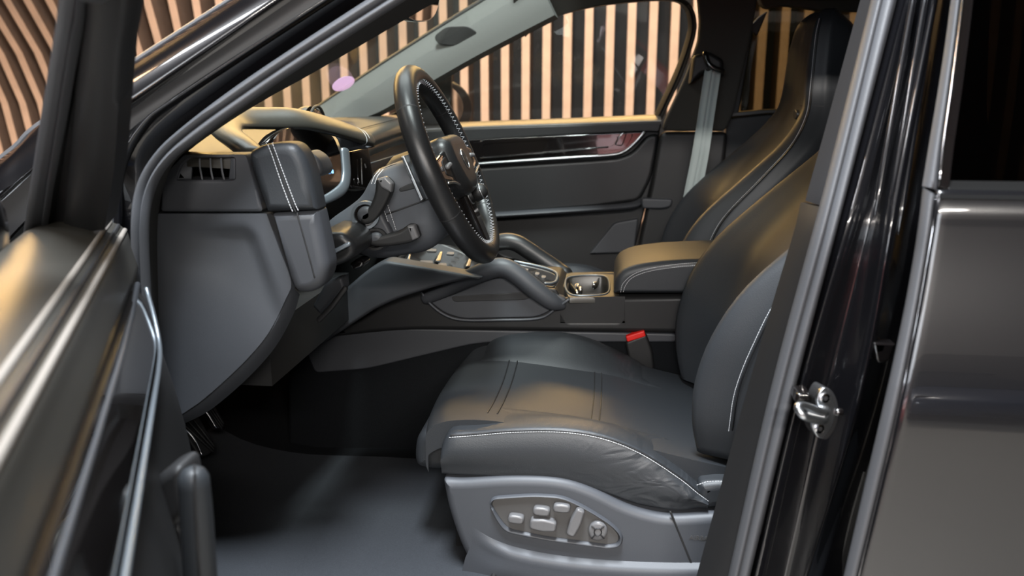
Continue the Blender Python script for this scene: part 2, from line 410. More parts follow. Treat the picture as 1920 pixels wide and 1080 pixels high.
# cars parked across the floor, seen only as reflections in the black paint and trim
def parked_car(label, x, y0, m):
    t = thing('parked_car', label, 'car', (x, y0-2.2, 0))
    def sec(y, w, zt, zb, k=.86): return [V((x+s*a*w, y0-y, z)) for s, a, z in ((-1, .55, zb), (-1, .98, zb+.06), (-1, 1, (zb+zt)*.5), (-1, k, zt-.03), (-1, .4, zt), (1, .4, zt), (1, k, zt-.03), (1, 1, (zb+zt)*.5), (1, .98, zb+.06), (1, .55, zb))]
    loft('body', [sec(.0, .55, .52, .34), sec(.10, .80, .60, .22), sec(.5, .90, .72, .18), sec(1.3, .92, .84, .20), sec(2.2, .91, .88, .20), sec(3.3, .93, .90, .20), sec(4.1, .90, .86, .24), sec(4.4, .70, .70, .36)], m, t, up=3)
    loft('cabin_glass', [sec(1.25, .70, .86, .80, .9), sec(1.9, .66, 1.18, .80, .8), sec(2.4, .64, 1.26, .80, .8), sec(3.1, .64, 1.20, .80, .8), sec(3.9, .62, .90, .80, .9)], CGL, t, up=2)
    loft('roof', [sec(2.0, .50, 1.225, 1.19), sec(2.4, .53, 1.275, 1.22), sec(2.9, .52, 1.255, 1.20)], m, t, up=2)
    for sx in (-1, 1):
        rslab3('headlamp', [V((x+sx*(.62+.17*math.cos(a)), y0-.20, .60+.07*math.sin(a))) for a in [2*math.pi*i/20 for i in range(20)]], (0, 1, .35), .12, .02, CHR, t)
        for yy in (.85, 3.45):
            w = tube('wheel', [(x+sx*.70, y0-yy, .33), (x+sx*.93, y0-yy, .33)], .33, RUBD, t, seg=24, dome=.05)
            tube('wheel_rim', [(x+sx*.90, y0-yy, .33), (x+sx*.945, y0-yy, .33)], .23, ALU, w, seg=20, dome=.05)
    rslab3('air_intake', [V((x+a, y0+.0, .30+b)) for a, b in ((-.35, -.06), (.35, -.06), (.42, .06), (-.42, .06))], (0, 1, 0), .15, .01, RUBD, t)
parked_car('red sports car parked across the floor facing the open door', -.55, -3.7, REDC)
parked_car('dark blue sports car parked beside the red car', 2.0, -3.9, BLUC)

# ------------------------------------------------------------------ the car's body
yop = lambda z: -.80+max(0, z-1.05)*.35
body = thing('car_shell', 'glossy black car body with open front door, grey rubber seals and dark pillars', 'car body', (0, 0, .42))
o_ = lambda d: (lambda z: yop(z)+d)
L1 = [(-260, 470), (0, 290), (65, 232), (233, 120), (420, 0), (560, -90)]
L1b = [(-260, 478), (0, 298), (65, 240), (236, 126), (424, 4), (566, -84)]
L2 = [(-200, 560), (40, 335), (120, 272), (222, 206), (400, 84), (522, 0), (660, -92)]
L2 = [(-200, 560), (40, 335), (120, 272), (222, 206), (520, 2), (660, -92)]
L1m = [(-260, 470), (0, 290), (65, 232), (233, 120), (420, 0), (560, -90)]
L3 = [(-160, 640), (60, 400), (215, 268), (330, 178), (600, 2), (745, -92)]
SO = [(268, 900), (262, 700), (252, 560), (247, 430), (256, 350), (290, 287), (345, 235), (440, 163), (560, 82), (692, -4), (830, -92)]
SM = [(283, 900), (276, 700), (266, 560), (262, 430), (272, 355), (304, 297), (360, 245), (450, 180), (565, 102), (728, -2), (865, -92)]
SI = [(297, 900), (290, 700), (281, 560), (277, 430), (290, 355), (322, 303), (378, 258), (465, 195), (575, 120), (765, -2), (905, -92)]
TI = [(312, 900), (306, 700), (300, 560), (300, 400), (322, 330), (345, 291), (418, 236), (500, 185), (590, 135), (830, -4), (985, -92)]
def exq(L):
    (a, b), (c, d) = L[-2], L[-1]; k = (-285-d)/(d-b); L.append((c+(c-a)*k, -285)); return L
for L_ in (L1, L1b, L2, L3, SO, SM, SI, TI): exq(L_)
band('windscreen_edge_trim', L1, L1b, o_(.02), o_(.0), .004, RUB, body, nu=4)
band('outer_front_pillar', [(105, 214), (873, -285)], [(105, 284), (942, -285)], o_(.0), o_(-.035), .012, PAINT, body, nu=10, T=.02)
band('wing_corner', [(-260, 478), (0, 298), (65, 240), (112, 210)], [(-200, 560), (-40, 392), (40, 335), (112, 279)], o_(.0), o_(-.035), .012, PAINT, body, nu=8, T=.02)
band('pillar_joint_strip', [(p[0], p[1]-4) for p in L2], [(p[0]+4, p[1]+4) for p in L2], o_(-.036), o_(-.032), .006, PIANO, body, nu=4)
band('door_frame_flange', [(p[0]+4, p[1]+4) for p in L2], L3, o_(-.03), o_(-.015), -.004, RUBD, body, nu=6, T=.03)
L3b = [(-160, 640), (60, 400), (215, 268), (330, 178), (600, 2), (745, -92)]
SOs = [(200, 900), (200, 560), (225, 400), (262, 320), (600, 52), (800, -85)]
band('door_opening_flange', exq([(-200, 900), (60, 420), (215, 266), (330, 177), (600, 1), (745, -93)]), exq([(275, 900), (262, 430), (300, 290), (450, 170), (700, -2), (850, -92)]), o_(-.012), o_(.03), .004, PAINT, body, nu=8, T=.03)
band('flange_ridge', [(195, 420), (205, 330), (262, 232), (335, 176), (600, 1), (745, -93)], [(222, 420), (228, 322), (272, 238), (342, 182), (606, 8), (752, -86)], o_(-.018), o_(-.016), .006, PAINT, body, nu=5)
band('door_seal', SO, SM, o_(-.004), o_(-.006), .012, RUB, body, nu=6)
band('door_seal', SM, SI, o_(-.006), o_(.0), .010, RUB, body, nu=6)
band('front_pillar_trim', SI, TI, o_(.0), o_(.11), .004, TRIM, body, nu=6, T=.02)
# rear door pillar
vv = [-60, 0, 180, 360, 540, 720, 900, 1080, 1160]
def col_(vals): # values at v = 0, 360, 720, 1080
    pts = cr([V((x, y)) for x, y in zip(vals, (0, 360, 720, 1080))], 6)
    a, b = pts[0], pts[1]; c, d = pts[-2], pts[-1]
    pts = [a+(a-b)*4.6, a+(a-b)*1.5]+pts+[d+(d-c)*1.5]
    return [(p.x, p.y) for p in pts]
c0, c0a, c0b, ct = col_((1682, 1588, 1494, 1407)), col_((1655, 1567, 1470, 1385)), col_((1633, 1543, 1447, 1365)), col_((1613, 1514, 1408, 1310))
def at_v(c, v0, v1): return [p for p in c if v0 <= p[1] <= v1]
band('door_seal', c0b, c0a, o_(.004), o_(-.006), .010, RUB, body, nu=6, sm=1)
band('door_seal', c0a, c0, o_(-.006), o_(.004), .012, RUB, body, nu=6, sm=1)
up_ = [p for p in ct if p[1] < 370]+[(1510, 376)]; up2 = [p for p in c0b if p[1] < 370]+[(1541, 386)]
band('upper_pillar_trim', up_, up2, o_(.05), o_(.006), .006, PFAB, body, nu=5, sm=2, T=.02)
lo_ = [(1505, 379)]+[p for p in ct if p[1] > 390]; lo2 = [(1540, 388)]+[p for p in c0b if p[1] > 390]
lo_ = [(x-4, y) for x, y in lo_]
band('lower_pillar_trim', lo_, lo2, o_(.05), o_(.008), .004, PLD, body, nu=5, sm=2, T=.03)
jc = [(c0, .006), (col_((1696, 1601, 1500, 1413)), -.004), (col_((1699, 1605, 1503, 1417)), -.014), (col_((1714, 1623, 1517, 1434)), -.0105), (col_((1718, 1627, 1521, 1438)), -.006), (col_((1729, 1646, 1560, 1478)), .004),
      (col_((1745, 1672, 1606, 1507)), -.036), (col_((1757, 1690, 1622, 1515)), -.040), (col_((1770, 1712, 1645, 1545)), -.01), (col_((1800, 1760, 1700, 1620)), .02)]
rows = [[PL(x, y, o_(d)) for x, y in c] for c, d in jc]
grid('pillar_jamb', [list(r) for r in rows], PAINT, body, up=4, T=.02)
for a, b, rr in (((1719, -40), (1640, 405), .0042), ((1741, -40), (1664, 420), .0042), ((1757, -40), (1684, 440), .0042)):
    pts = [PL(a[0]+(b[0]-a[0])*t, a[1]+(b[1]-a[1])*t, o_(-.033)) for t in [i/8 for i in range(9)]]
    tube('jamb_ridge', pts, [rr]*8+[.001], PAINT, body, seg=14)
# latch striker on the jamb
SN2 = V((.30, -1, .05)).normalized(); SP2 = P(1545, 775, -.868)
sq = [(1541, 728, 12), (1551, 726, 10), (1563, 744, 18), (1568, 772, 18), (1562, 800, 18), (1545, 824, 10), (1532, 820, 10), (1522, 798, 10), (1527, 780, 8), (1536, 768, 10), (1531, 748, 10)]
st = rslab('striker_plate', sq, 0, .005, .0012, ALU, body, n=SN2, p0=SP2, label='bright metal latch striker')
rslab('mounting_shim', [(u+6, v+2, r) for u, v, r in sq], 0, .03, .001, RUBD, st, n=SN2, p0=SP2-SN2*.0055)
B0 = PN(1549, 768, SP2, SN2); B1 = PN(1547, 783, SP2, SN2)
tube('striker_loop', [B0, B0+SN2*.012+V((-.010, 0, 0)), P(1512, 762, -.888), P(1500, 760, -.893), P(1496, 764, -.896), P(1503, 776, -.900), P(1514, 783, -.897), B1+SN2*.013+V((-.010, 0, 0)), B1], .0050, ALU, st, seg=12, smooth=4)
rslab('striker_web', [(1512, 762, 2), (1548, 767, 2), (1548, 784, 2), (1516, 780, 2)], 0, .004, .001, ALU, st, n=(.1, -1, .35), p0=P(1530, 772, -.880))
for u, v in ((1546, 746), (1536, 803)):
    c = PN(u, v, SP2, SN2)
    tube('screw', [c-SN2*.003, c+SN2*.0022], .0062, CHR, st, seg=18, up=(0, 0, 1), dome=.15); tube('screw_socket', [c, c+SN2*.0030], .003, RUBD, st, seg=6, dome=.05)
tube('striker_bolt', [P(1566, 772, -.862), P(1578, 774, -.862)], .0055, PIANO, st, seg=8, dome=.3)
rslab('rubber_buffer', [(1495, 738, 5), (1520, 738, 5), (1524, 755, 5), (1490, 755, 5)], -.845, .03, .004, PIANO, body)
rslab('rubber_buffer', [(1638, 643, 3), (1680, 645, 3), (1668, 680, 10), (1645, 682, 8)], -.845, .02, .003, PIANO, body)
# windscreen, far pillar, roof, floor
WP, WN = V((-1.0, -.74, 1.10)), V((-.5, 0, .9)).normalized()*-1
wn = V((.485, 0, -.875))
wq = [V((-1.02, -.72, 1.09)), V((-1.02, .76, 1.09)), V((-.08, .62, 1.61)), V((-.08, -.60, 1.61))]
wrows = []
for y in (-.74, -.6, -.4, -.15, .15, .4, .6, .78):
    k = .13*(abs(y)/.72)**2.2; wrows.append([V((-1.06+k+.94*t, y*(1-.17*t), 1.09+.52*t+.012*math.sin(math.pi*t))) for t in (0, .25, .5, .75, 1)])
win = grid('windscreen', wrows, GLS, body, up=4, T=.004)
ws = [PN(u, v, WP, wn) for u, v in [(643+21*math.cos(t)+1.5*math.sin(t), 155.5-13*math.sin(t)-9*math.cos(t)*.6) for t in [i*math.pi/12 for i in range(24)]]]
rslab3('windscreen_sticker', [p+wn*.003 for p in ws], wn, .0012, .0003, LIL, win, label='round lilac sticker')
FA = [(555, 226), (590, 203), (700, 130), (800, 66), (907, 0), (1000, -60)]
FB = [(680, 222), (720, 205), (800, 158), (880, 112), (955, 72), (1040, 28)]
FC = [(742, 228), (800, 165), (868, 106), (945, 64), (1020, 36), (1075, 17)]
yfa = lambda z: .70-max(0, z-1.05)*.30
fo = lambda d: (lambda z: yfa(z)+d)
band('passenger_pillar_trim', FA, FB, fo(.06), fo(-.02), .02, LTRIM, body, nu=6, T=.03)
rslab('pillar_dark_patch', [(813, 68), (836, 50), (877, 49), (897, 62), (852, 86), (820, 82)], lambda z: yfa(z)-.006, .012, .002, TRIM, body, rad=9, label='dark grey rounded patch')  # darker rounded patch on the far pillar trim
band('windscreen_edge_trim', [(550, 226), (585, 203), (697, 127), (797, 62), (902, -4), (994, -64)], [(555, 227), (590, 203), (700, 129), (800, 65), (907, -1), (1000, -61)], fo(.07), fo(.055), .002, RUBD, body, nu=3)
RA = [(955, -40), (1040, -110), (1160, -150), (1300, -160), (1450, -160), (1650, -160)]
RB = [(890, 104), (948, 66), (1010, 40), (1100, 14), (1180, 2), (1300, -3)]
rows = [px([(985, 70), (1000, 54), (1020, 40), (1100, 14), (1200, 0), (1300, -6), (1450, -6), (1700, -6)], .66), px([(965, 20), (985, 5), (1010, -20), (1100, -50), (1200, -70), (1300, -75), (1450, -75), (1700, -75)], .60), px([(960, -60), (980, -70), (1000, -90), (1100, -110), (1200, -130), (1300, -140), (1450, -140), (1700, -140)], .52)]
grid('roof_rail_lining', rows, HEAD, body, up=4, T=.03)
rz = V((0, 0, 1.60))
box('roof_lining', (-.10, -.62, 1.585), (1.9, .62, 1.61), HEAD, body)
box('roof_panel', (-.12, -.64, 1.63), (2.0, .64, 1.66), PAINT, body)
tube('roof_side_rail', [V((-.16, -.635, 1.575)), V((.3, -.635, 1.60)), V((1.2, -.635, 1.60)), V((1.95, -.66, 1.56))], [(.03, .045)]*4, PAINT, body, seg=12, smooth=3)
box('rear_bulkhead', (1.75, -.85, .42), (1.8, .9, 1.6), PLD, body)
grid('floor_carpet', [[V((x, y, .42+.28*sst(-.75, -1.15, x))) for x in (-1.2, -.95, -.75, -.4, .2, .9, 1.8)] for y in (-.76, -.4, 0, .4, .8)], CARP, body, up=4, T=.02)
box('bulkhead', (-1.24, -.78, .42), (-1.18, .78, 1.08), CARP, body)
rows = [[V((x, -.80, .28)), V((x, -.80, .39)), V((x, -.775, .428)), V((x, -.73, .432)), V((x, -.69, .41))] for x in (-.75, -.3, .2, .7)]
grid('sill_trim', rows, PLM, body, up=4, T=.02)
rows = [[V((x, -.93, .12)), V((x, -.93, .30)), V((x, -.90, .37)), V((x, -.82, .40)), V((x, -.80, .37))] for x in (-1.2, -.3, .4, 1.8)]
grid('outer_sill', rows, PAINT, body, up=4, T=.02)
box('sill_guard', (-.22, -.775, .428), (.2, -.735, .438), ALU, body, b=.006, label='bright metal sill guard')
# front wing and bonnet edge beside the windscreen
rows = [[V((-2.6, y, z-.14)), V((-1.9, y, z-.06)), V((-1.35, y, z-.02)), V((-1.0, y, z))] for y, z in ((-.90, .36), (-.95, .60), (-.97, .80), (-.95, .93), (-.90, 1.0), (-.74, 1.05), (0, 1.09), (.76, 1.05), (.95, .93), (.97, .7))]
grid('bonnet', rows, PAINT, body, up=4, T=.02)
box('hinge_pillar', (-.98, -.90, .3), (-.70, -.78, 1.0), PAINT, body)

# ------------------------------------------------------------------ rear door on the near side
prof = lambda z: -.935-.045*sst(1.13, .86, z)+max(0, z-1.10)*.38-.01*sst(.62, .4, z)*-1
rd = thing('rear_door', 'closed black rear door with dark tinted window, nearest the camera on the right', 'car door', (1.0, -.95, .45))
R = [(1757, 368), (1750, 420), (1740, 480), (1726, 560), (1715, 620), (1699, 700), (1692, 735), (1678, 800), (1658, 885), (1635, 980), (1611, 1080), (1590, 1180), (1568, 1310), (1552, 1460), (1545, 1620)]
Lf = [(1730, 352), (1722, 420), (1713, 480), (1699, 560), (1687, 620), (1670, 700), (1662, 735), (1647, 800), (1627, 885), (1605, 980), (1582, 1080), (1560, 1180), (1538, 1310), (1522, 1460), (1515, 1620)]
edge = [PL(u, v, prof) for u, v in cr([V(p) for p in R], 3) for u, v in [(u, v)]] if False else [PL(p.x, p.y, prof) for p in cr([V(p) for p in R], 3)]
rows = []
for p in edge:
    r = [V((p.x+.004, p.y+.022, p.z)), V((p.x, p.y+.006, p.z)), V((p.x+.004, p.y+.0008, p.z)), V((p.x+.014, p.y, p.z))]
    for x in (p.x+.035, p.x+.09, p.x+.2, .85, 1.1, 1.5, 1.9): r.append(V((x, prof(p.z)+.03*(max(0, x-.7)/1.2)**2, p.z)))
    rows.append(r)
top = rows[0]
rows = [[V((q.x, q.y+.018, q.z+.008)) for q in top], [V((q.x, q.y+.004, q.z+.006)) for q in top]]+rows
grid('door_skin', rows, PAINT, rd, up=2, T=.012)
eo = lambda d: (lambda z: prof(z)+d)
band('front_edge_seal', Lf, [(u-5, v) for u, v in R], eo(.010), eo(.004), .008, RUB, rd, nu=6, T=.02)
WLa = [(1783, 0), (1771, 90), (1757, 180), (1742, 270), (1729, 349)]; WLb = [(1799, 0), (1788, 90), (1776, 180), (1763, 270), (1753, 352)]
ext = lambda L: [(L[0][0]+(L[0][0]-L[1][0])*2.8, L[0][1]-255), (L[0][0]+(L[0][0]-L[1][0]), L[0][1]-90)]+L
band('window_edge_seal', ext(WLa), ext(WLb), eo(.012), eo(.004), .006, RUB, rd, nu=6, T=.02)
band('window_edge_trim', [(u+1, v) for u, v in ext(WLb)], [(u+7, v-4) for u, v in ext(WLb)], eo(.008), eo(.002), .003, PIANO, rd, nu=4)
cl = [PL(u+6, v, eo(-.001)) for u, v in ext(WLb)][:-1]+[PL(1762, 335, eo(-.001))]
tube('chrome_line', cl, .0013, CHR, rd, seg=8, smooth=3)
tube('edge_bead', [PL(u, v, eo(.004)) for u, v in R], .0014, CHR, rd, seg=8, smooth=3, label='bright edge bead')
g = [PL(u, v, eo(.012)) for u, v in ext(WLb)]
bz = [V((1.9, prof(g[-1].z)+.04, g[-1].z-.002)), V((1.9, prof(g[0].z)+.04, g[0].z))]
rslab3('window_pane', g+bz, (0, -1, .35), .005, .001, GLT, rd)
rows = [[V((p.x+.004, prof(p.z)+.010-d, p.z)), V((1.2, prof(p.z)+.03*(.5/1.2)**2-.001-d*.2, p.z)), V((1.9, prof(p.z)+.03-.001, p.z))] for p, d in zip((PL(1760, 340, prof), PL(1758, 352, prof), PL(1757, 362, prof), PL(1756, 372, prof)), (0, .004, .0095, .0115))]
grid('window_sill_seal', rows, FELT, rd, up=3, T=.01)
box('inner_panel', (.75, -.88, .5), (1.7, -.80, 1.08), PLD, rd)
# rear bench seen dimly through the tinted pane
bench = thing('rear_bench', 'dark leather rear bench seat behind the tinted rear window', 'car seat', (1.4, 0, .42))
rows = [[V((x, y, z)) for y in (-.68, -.4, -.1, .2, .5, .68)] for x, z in ((.95, .45), (.93, .72), (1.0, .78), (1.25, .76), (1.45, .74))]
grid('cushion', rows, LEAD, bench, up=3, T=.05)
rows = [[V((x, y, z)) for y in (-.68, -.4, -.1, .2, .5, .68)] for x, z in ((1.42, .72), (1.5, .9), (1.58, 1.1), (1.63, 1.2), (1.70, 1.2))]
grid('backrest', rows, LEAD, bench, up=3, T=.05)
for y in (-.42, .42):
    rslab3('headrest', [V((1.62, y+a, 1.2+b)) for a, b in rc([(-.12, 0), (.12, 0), (.11, .17), (-.11, .17)], .05)], (-1, 0, .2), .09, .03, LEAD, bench, back=True)
def frame(name, outer, inner, Y, T, m, parent=None, n=(0, -1, 0), p0=None, rad=8, rin=8, label=None, tin=None):
    """flat ring with depth between two picture outlines on one plane"""
    n = V(n).normalized()
    mp = (lambda u, v: PN(u, v, p0, n)) if p0 is not None else (lambda u, v: PL(u, v, Y))
    po = rc(outer, rad, 6); pi = rc(inner, rin, 6)
    c = sum(pi, V((0, 0)))/len(pi)
    angs = sorted(set(round(math.atan2(p.y-c.y, p.x-c.x), 4) for p in po+pi))
    def hit(poly, a):
        d = V((math.cos(a), math.sin(a))); best = 0
        for i in range(len(poly)):
            p, q = poly[i-1]-c, poly[i]-c; e = q-p; k = d.x*e.y-d.y*e.x
            if abs(k) < 1e-12: continue
            t = (p.x*e.y-p.y*e.x)/k; s = (p.x*d.y-p.y*d.x)/k
            if t > 0 and -1e-6 <= s <= 1+1e-6: best = max(best, t)
        return c+d*best
    O = [hit(po, a) for a in angs]; I_ = [hit(pi, a) for a in angs]; N = len(angs)
    O = [mp(p.x, p.y) for p in O]; I_ = [mp(p.x, p.y) for p in I_]; tin = T if tin is None else tin
    ch = .0025
    rings = [[p-n*T for p in O], [p-n*ch for p in O], [p+(q-p)*.06 for p, q in zip(O, I_)], [p+(q-p)*.10 for p, q in zip(O, I_)], [q+(p-q)*.10 for p, q in zip(O, I_)], [q+(p-q)*.06 for p, q in zip(O, I_)], [q-n*ch for q in I_], [q-n*tin for q in I_]]
    vs = [p for r in rings for p in r]; fs = []
    for k in range(len(rings)-1):
        for i in range(N): fs.append((k*N+i, k*N+(i+1) % N, (k+1)*N+(i+1) % N, (k+1)*N+i))
    return mesh(name, vs, fs, m, parent, ang=45, label=label)
# ------------------------------------------------------------------ passenger door on the far side
pd = thing('passenger_door', 'closed front passenger door with long glossy black trim, beyond the steering wheel', 'car door', (0, .78, .45))
rslab('door_panel', [(690, 250), (860, 240), (1240, 228), (1226, 330), (1188, 475), (1160, 640), (690, 640)], .745, .05, .006, PLD, pd)
rows = [px([(700, 240), (862, 229), (1050, 222), (1238, 214)], .80), px([(700, 244), (862, 232), (1050, 225), (1239, 218)], .765), px([(700, 249), (861, 238), (1050, 232), (1240, 226)], .732), px([(700, 254), (861, 241), (1050, 235), (1240, 229)], .728)]
grid('belt_rail', rows, DASHL, pd, up=4, T=.02)
rslab('upper_trim_strip', [(700, 252), (862, 241), (1241, 229), (1236, 248), (1204, 247), (1050, 254), (700, 275)], .728, .03, .004, LEAD, pd, rad=5)
rslab('glossy_trim', [(740, 272, 4), (880, 261, 4), (1206, 247, 6), (1188, 275, 16), (1168, 285, 12), (1150, 290, 10), (885, 307, 4), (740, 318, 4)], .727, .02, .003, PIANO, pd)
frame('handle_bezel', [(896, 263), (1190, 250), (1174, 278), (1140, 284), (896, 301)], [(905, 270), (1160, 255), (1148, 274), (1130, 277), (905, 296)], .7255, .012, PIANO, pd, rad=8, rin=10)
tube('pull_lip', [P(900, 297, .722), P(1000, 288, .720), (P(1100, 279, .720)), P(1140, 276, .722)], [(.004, .0025)]*4, PIANO, pd, smooth=4)
dh = rslab('door_handle', [(1152, 272, 4), (1163, 250, 4), (1176, 249, 4), (1167, 275, 6)], .722, .012, .003, PIANO, pd)
tube('handle_edge', [P(1154, 271, .720), P(1162, 256, .719), P(1168, 250, .720)], .0022, CHR, dh, smooth=3)
tube('chrome_line', [P(740, 320, .724), P(885, 308, .724), P(1000, 300, .724), P(1100, 293.5, .724), P(1150, 290, .724), P(1172, 283, .724), P(1190, 268, .724), P(1208, 248, .726)], .0042, ALU, pd, smooth=5)
rslab('armrest_panel', [(700, 330), (885, 314), (1100, 300), (1160, 295), (1185, 285), (1214, 252), (1238, 250), (1222, 335), (1200, 378), (1100, 391), (700, 420)], .735, .03, .012, LEAD, pd, rad=14)
tube('armrest_ledge', [P(740, 416, .722), P(920, 404, .718), P(1060, 395, .718), P(1160, 388, .718), P(1192, 383, .724), P(1200, 374, .735)], [(.022, .010)]*5+[(.004, .004)], PLM, pd, smooth=4)
rslab('door_pocket', [(1152, 418, 8), (1197, 410, 4), (1189, 474, 4), (1105, 476, 4)], .725, .03, .005, PLM, pd)
for i in range(4):
    c = (872+i*1.2+i*3, 272+i*9.5); rslab('memory_button', [(c[0]-4, c[1]-2), (c[0]+5, c[1]-2.5), (c[0]+6, c[1]+3), (c[0]-3, c[1]+3.5)], .722, .008, .001, BTN, pd, rad=2)
# window frame, seal and pane
WF = [(800, 168), (868, 106), (945, 64), (1020, 36), (1100, 14), (1180, 3), (1262, 0), (1292, 12), (1303, 38), (1300, 72), (1277, 140), (1238, 224)]
WG = [(838, 137), (873, 101), (947, 64), (1020, 38), (1100, 16), (1180, 5), (1256, 2), (1281, 14), (1290, 40), (1287, 72), (1266, 135), (1228, 217)]
yfw = lambda z: .78-max(0, z-1.12)*.33
a = cr([PL(u, v, yfw) for u, v in WF], 4); b = cr([PL(u, v, yfw)+V((0, .012, 0)) for u, v in WG], 4)
grid('window_seal', [a, [p.lerp(q, .5)+V((0, -.008, 0)) for p, q in zip(a, b)], b], RUBD, pd, up=1, T=.012)
tube('seal_bead', [p+V((0, -.004, 0)) for p in a[28:]], .004, HEAD, pd, seg=8)
yg = lambda z: .81-max(0, z-1.12)*.33
gp = [PL(u, v, yg) for u, v in [(700, 250), (760, 185), (868, 98), (945, 54), (1020, 26), (1100, 4), (1180, -8), (1262, -10), (1300, 5), (1312, 40), (1305, 80), (1280, 145), (1240, 230)]]
rslab3('window_pane', gp, (0, -1, .33), .004, .0005, GLD, pd)
rslab('mirror_sail', [(700, 228), (742, 210), (812, 146), (846, 132), (846, 236), (700, 244)], .79, .02, .004, PLD, pd, rad=6)
# wing mirror outside the passenger window
MN = (1, -.42, 0); MP = P(842, 200, 1.06)
wm = rslab('mirror_housing', [(806, 152, 6), (838, 147, 20), (868, 158, 20), (886, 182, 20), (889, 210, 20), (882, 232, 12), (868, 262, 20), (806, 262, 10)], 0, .10, .016, PLD, pd, n=MN, p0=MP, K=6)
rslab('mirror_glass', [(814, 156, 6), (836, 155, 16), (858, 172, 16), (870, 196, 16), (866, 218, 14), (852, 240, 14), (814, 244, 8)], 0, .006, .001, MIR, wm, n=MN, p0=MP+V((.003, 0, 0)))
# far centre pillar with belt guide, and the rear passenger door beyond
fp = thing('passenger_belt_pillar', 'dark trimmed pillar behind the passenger window holding the seat belt', 'car pillar', (.25, .72, .45))
rslab('upper_trim', [(1308, -20), (1313, 40), (1310, 76), (1285, 145), (1245, 230), (1242, 246), (1360, 246), (1375, 215), (1408, 70), (1424, -20)], lambda z: .70-max(0, z-1.1)*.3, .05, .008, HEAD, fp, rad=10)
rslab('lower_trim', [(1244, 248), (1236, 262), (1222, 345), (1196, 470), (1180, 600), (1330, 600), (1340, 470), (1365, 248)], .70, .06, .012, PLD, fp, rad=10)
rslab('trim_ledge', [(1203, 372), (1262, 374), (1258, 388), (1240, 392), (1204, 391)], .682, .03, .005, PLM, fp, rad=6)
ba = rslab('belt_guide', [(1300, 104, 8), (1330, 96, 8), (1358, 112, 8), (1356, 140, 8), (1322, 136, 8), (1292, 160, 6)], .60, .05, .012, PLD, fp)
tube('guide_loop', [P(1322, 100, .585), P(1330, 122, .58), P(1355, 134, .58)], .008, PIANO, ba, smooth=4)
sb = thing('seat_belt', 'grey woven seat belt running down from the pillar to the passenger seat', 'seat belt', tuple(P(1290, 350, .62)))
bl = [(1322, 130), (1317, 160), (1308, 220), (1297, 290), (1283, 360), (1272, 420)]; br = [(1352, 134), (1348, 160), (1339, 220), (1329, 290), (1317, 350), (1300, 420)]
rows = [[PL(u+(u2-u)*t, v+(v2-v)*t, lambda z: .60) for (u, v), (u2, v2) in zip(bl, br)] for t in (0, .2, .4, .5, .6, .8, 1)]
rows = [[p+V((0, (.003 if k % 2 else 0), 0)) for p in r] for k, r in enumerate(rows)]
grid('webbing', rows, BELT, sb, up=3, T=.002)
rp = thing('rear_passenger_door', 'rear passenger door far inside, tinted window showing slats behind the headrest', 'car door', (.8, .78, .45))
rslab('door_panel', [(1362, 222), (1440, 214), (1800, 205), (1800, 520), (1345, 520)], .76, .05, .006, PLD, rp)
rslab('belt_rail', [(1372, 211, 2), (1430, 206, 2), (1800, 196, 2), (1800, 206, 2), (1440, 213, 2), (1370, 220, 2)], .75, .05, .003, DASHL, rp)
rslab('window_frame', [(1398, -60), (1800, -60), (1800, 18), (1560, 22), (1470, 10), (1432, 18)], .74, .04, .006, HEAD, rp, rad=14)
rslab('rear_frame_post', [(1396, 60, 10), (1424, 30), (1440, 20), (1420, 68), (1412, 60), (1385, 212), (1365, 218)], .75, .03, .004, PLD, rp, rad=5)
rslab('window_pane', [(1370, -40), (1850, -40), (1850, 214), (1365, 222)], .80, .004, .0005, glass('rear_tinted_glass', (.34, .32, .24)), rp)

# ------------------------------------------------------------------ dashboard
da = thing('dashboard', 'black leather dashboard with white double stitching and curved instrument display', 'dashboard', (-.7, 0, .85))
rows = []
for y, xf, zt, zb in ((-.695, -.50, 1.128, 1.10), (-.66, -.52, 1.128, 1.105), (-.58, -.60, 1.118, 1.115), (-.40, -.62, 1.112, 1.130), (-.20, -.62, 1.112, 1.140), (0, -.60, 1.117, 1.146), (.3, -.60, 1.127, 1.148), (.55, -.60, 1.134, 1.140), (.73, -.60, 1.138, 1.13)):
    rows.append([V((-.96, y*.97, zb)), V((-.82, y, zb*.6+zt*.4+.004)), V((-.70, y, zt+.006)), V((xf-.03, y, zt+.002)), V((xf, y, zt-.008)), V((xf+.010, y, zt-.026)), V((xf, y, zt-.046))])
grid('top_pad', rows, DASHL, da, up=4, T=.02)
tube('pad_seam', [V((-.625, .05, 1.124)), V((-.625, .3, 1.132)), V((-.625, .7, 1.143))], .0012, RUBD, da, seg=6, smooth=3)
box('dash_core', (-1.12, -.66, .86), (-.66, .70, 1.085), RUBD, da)
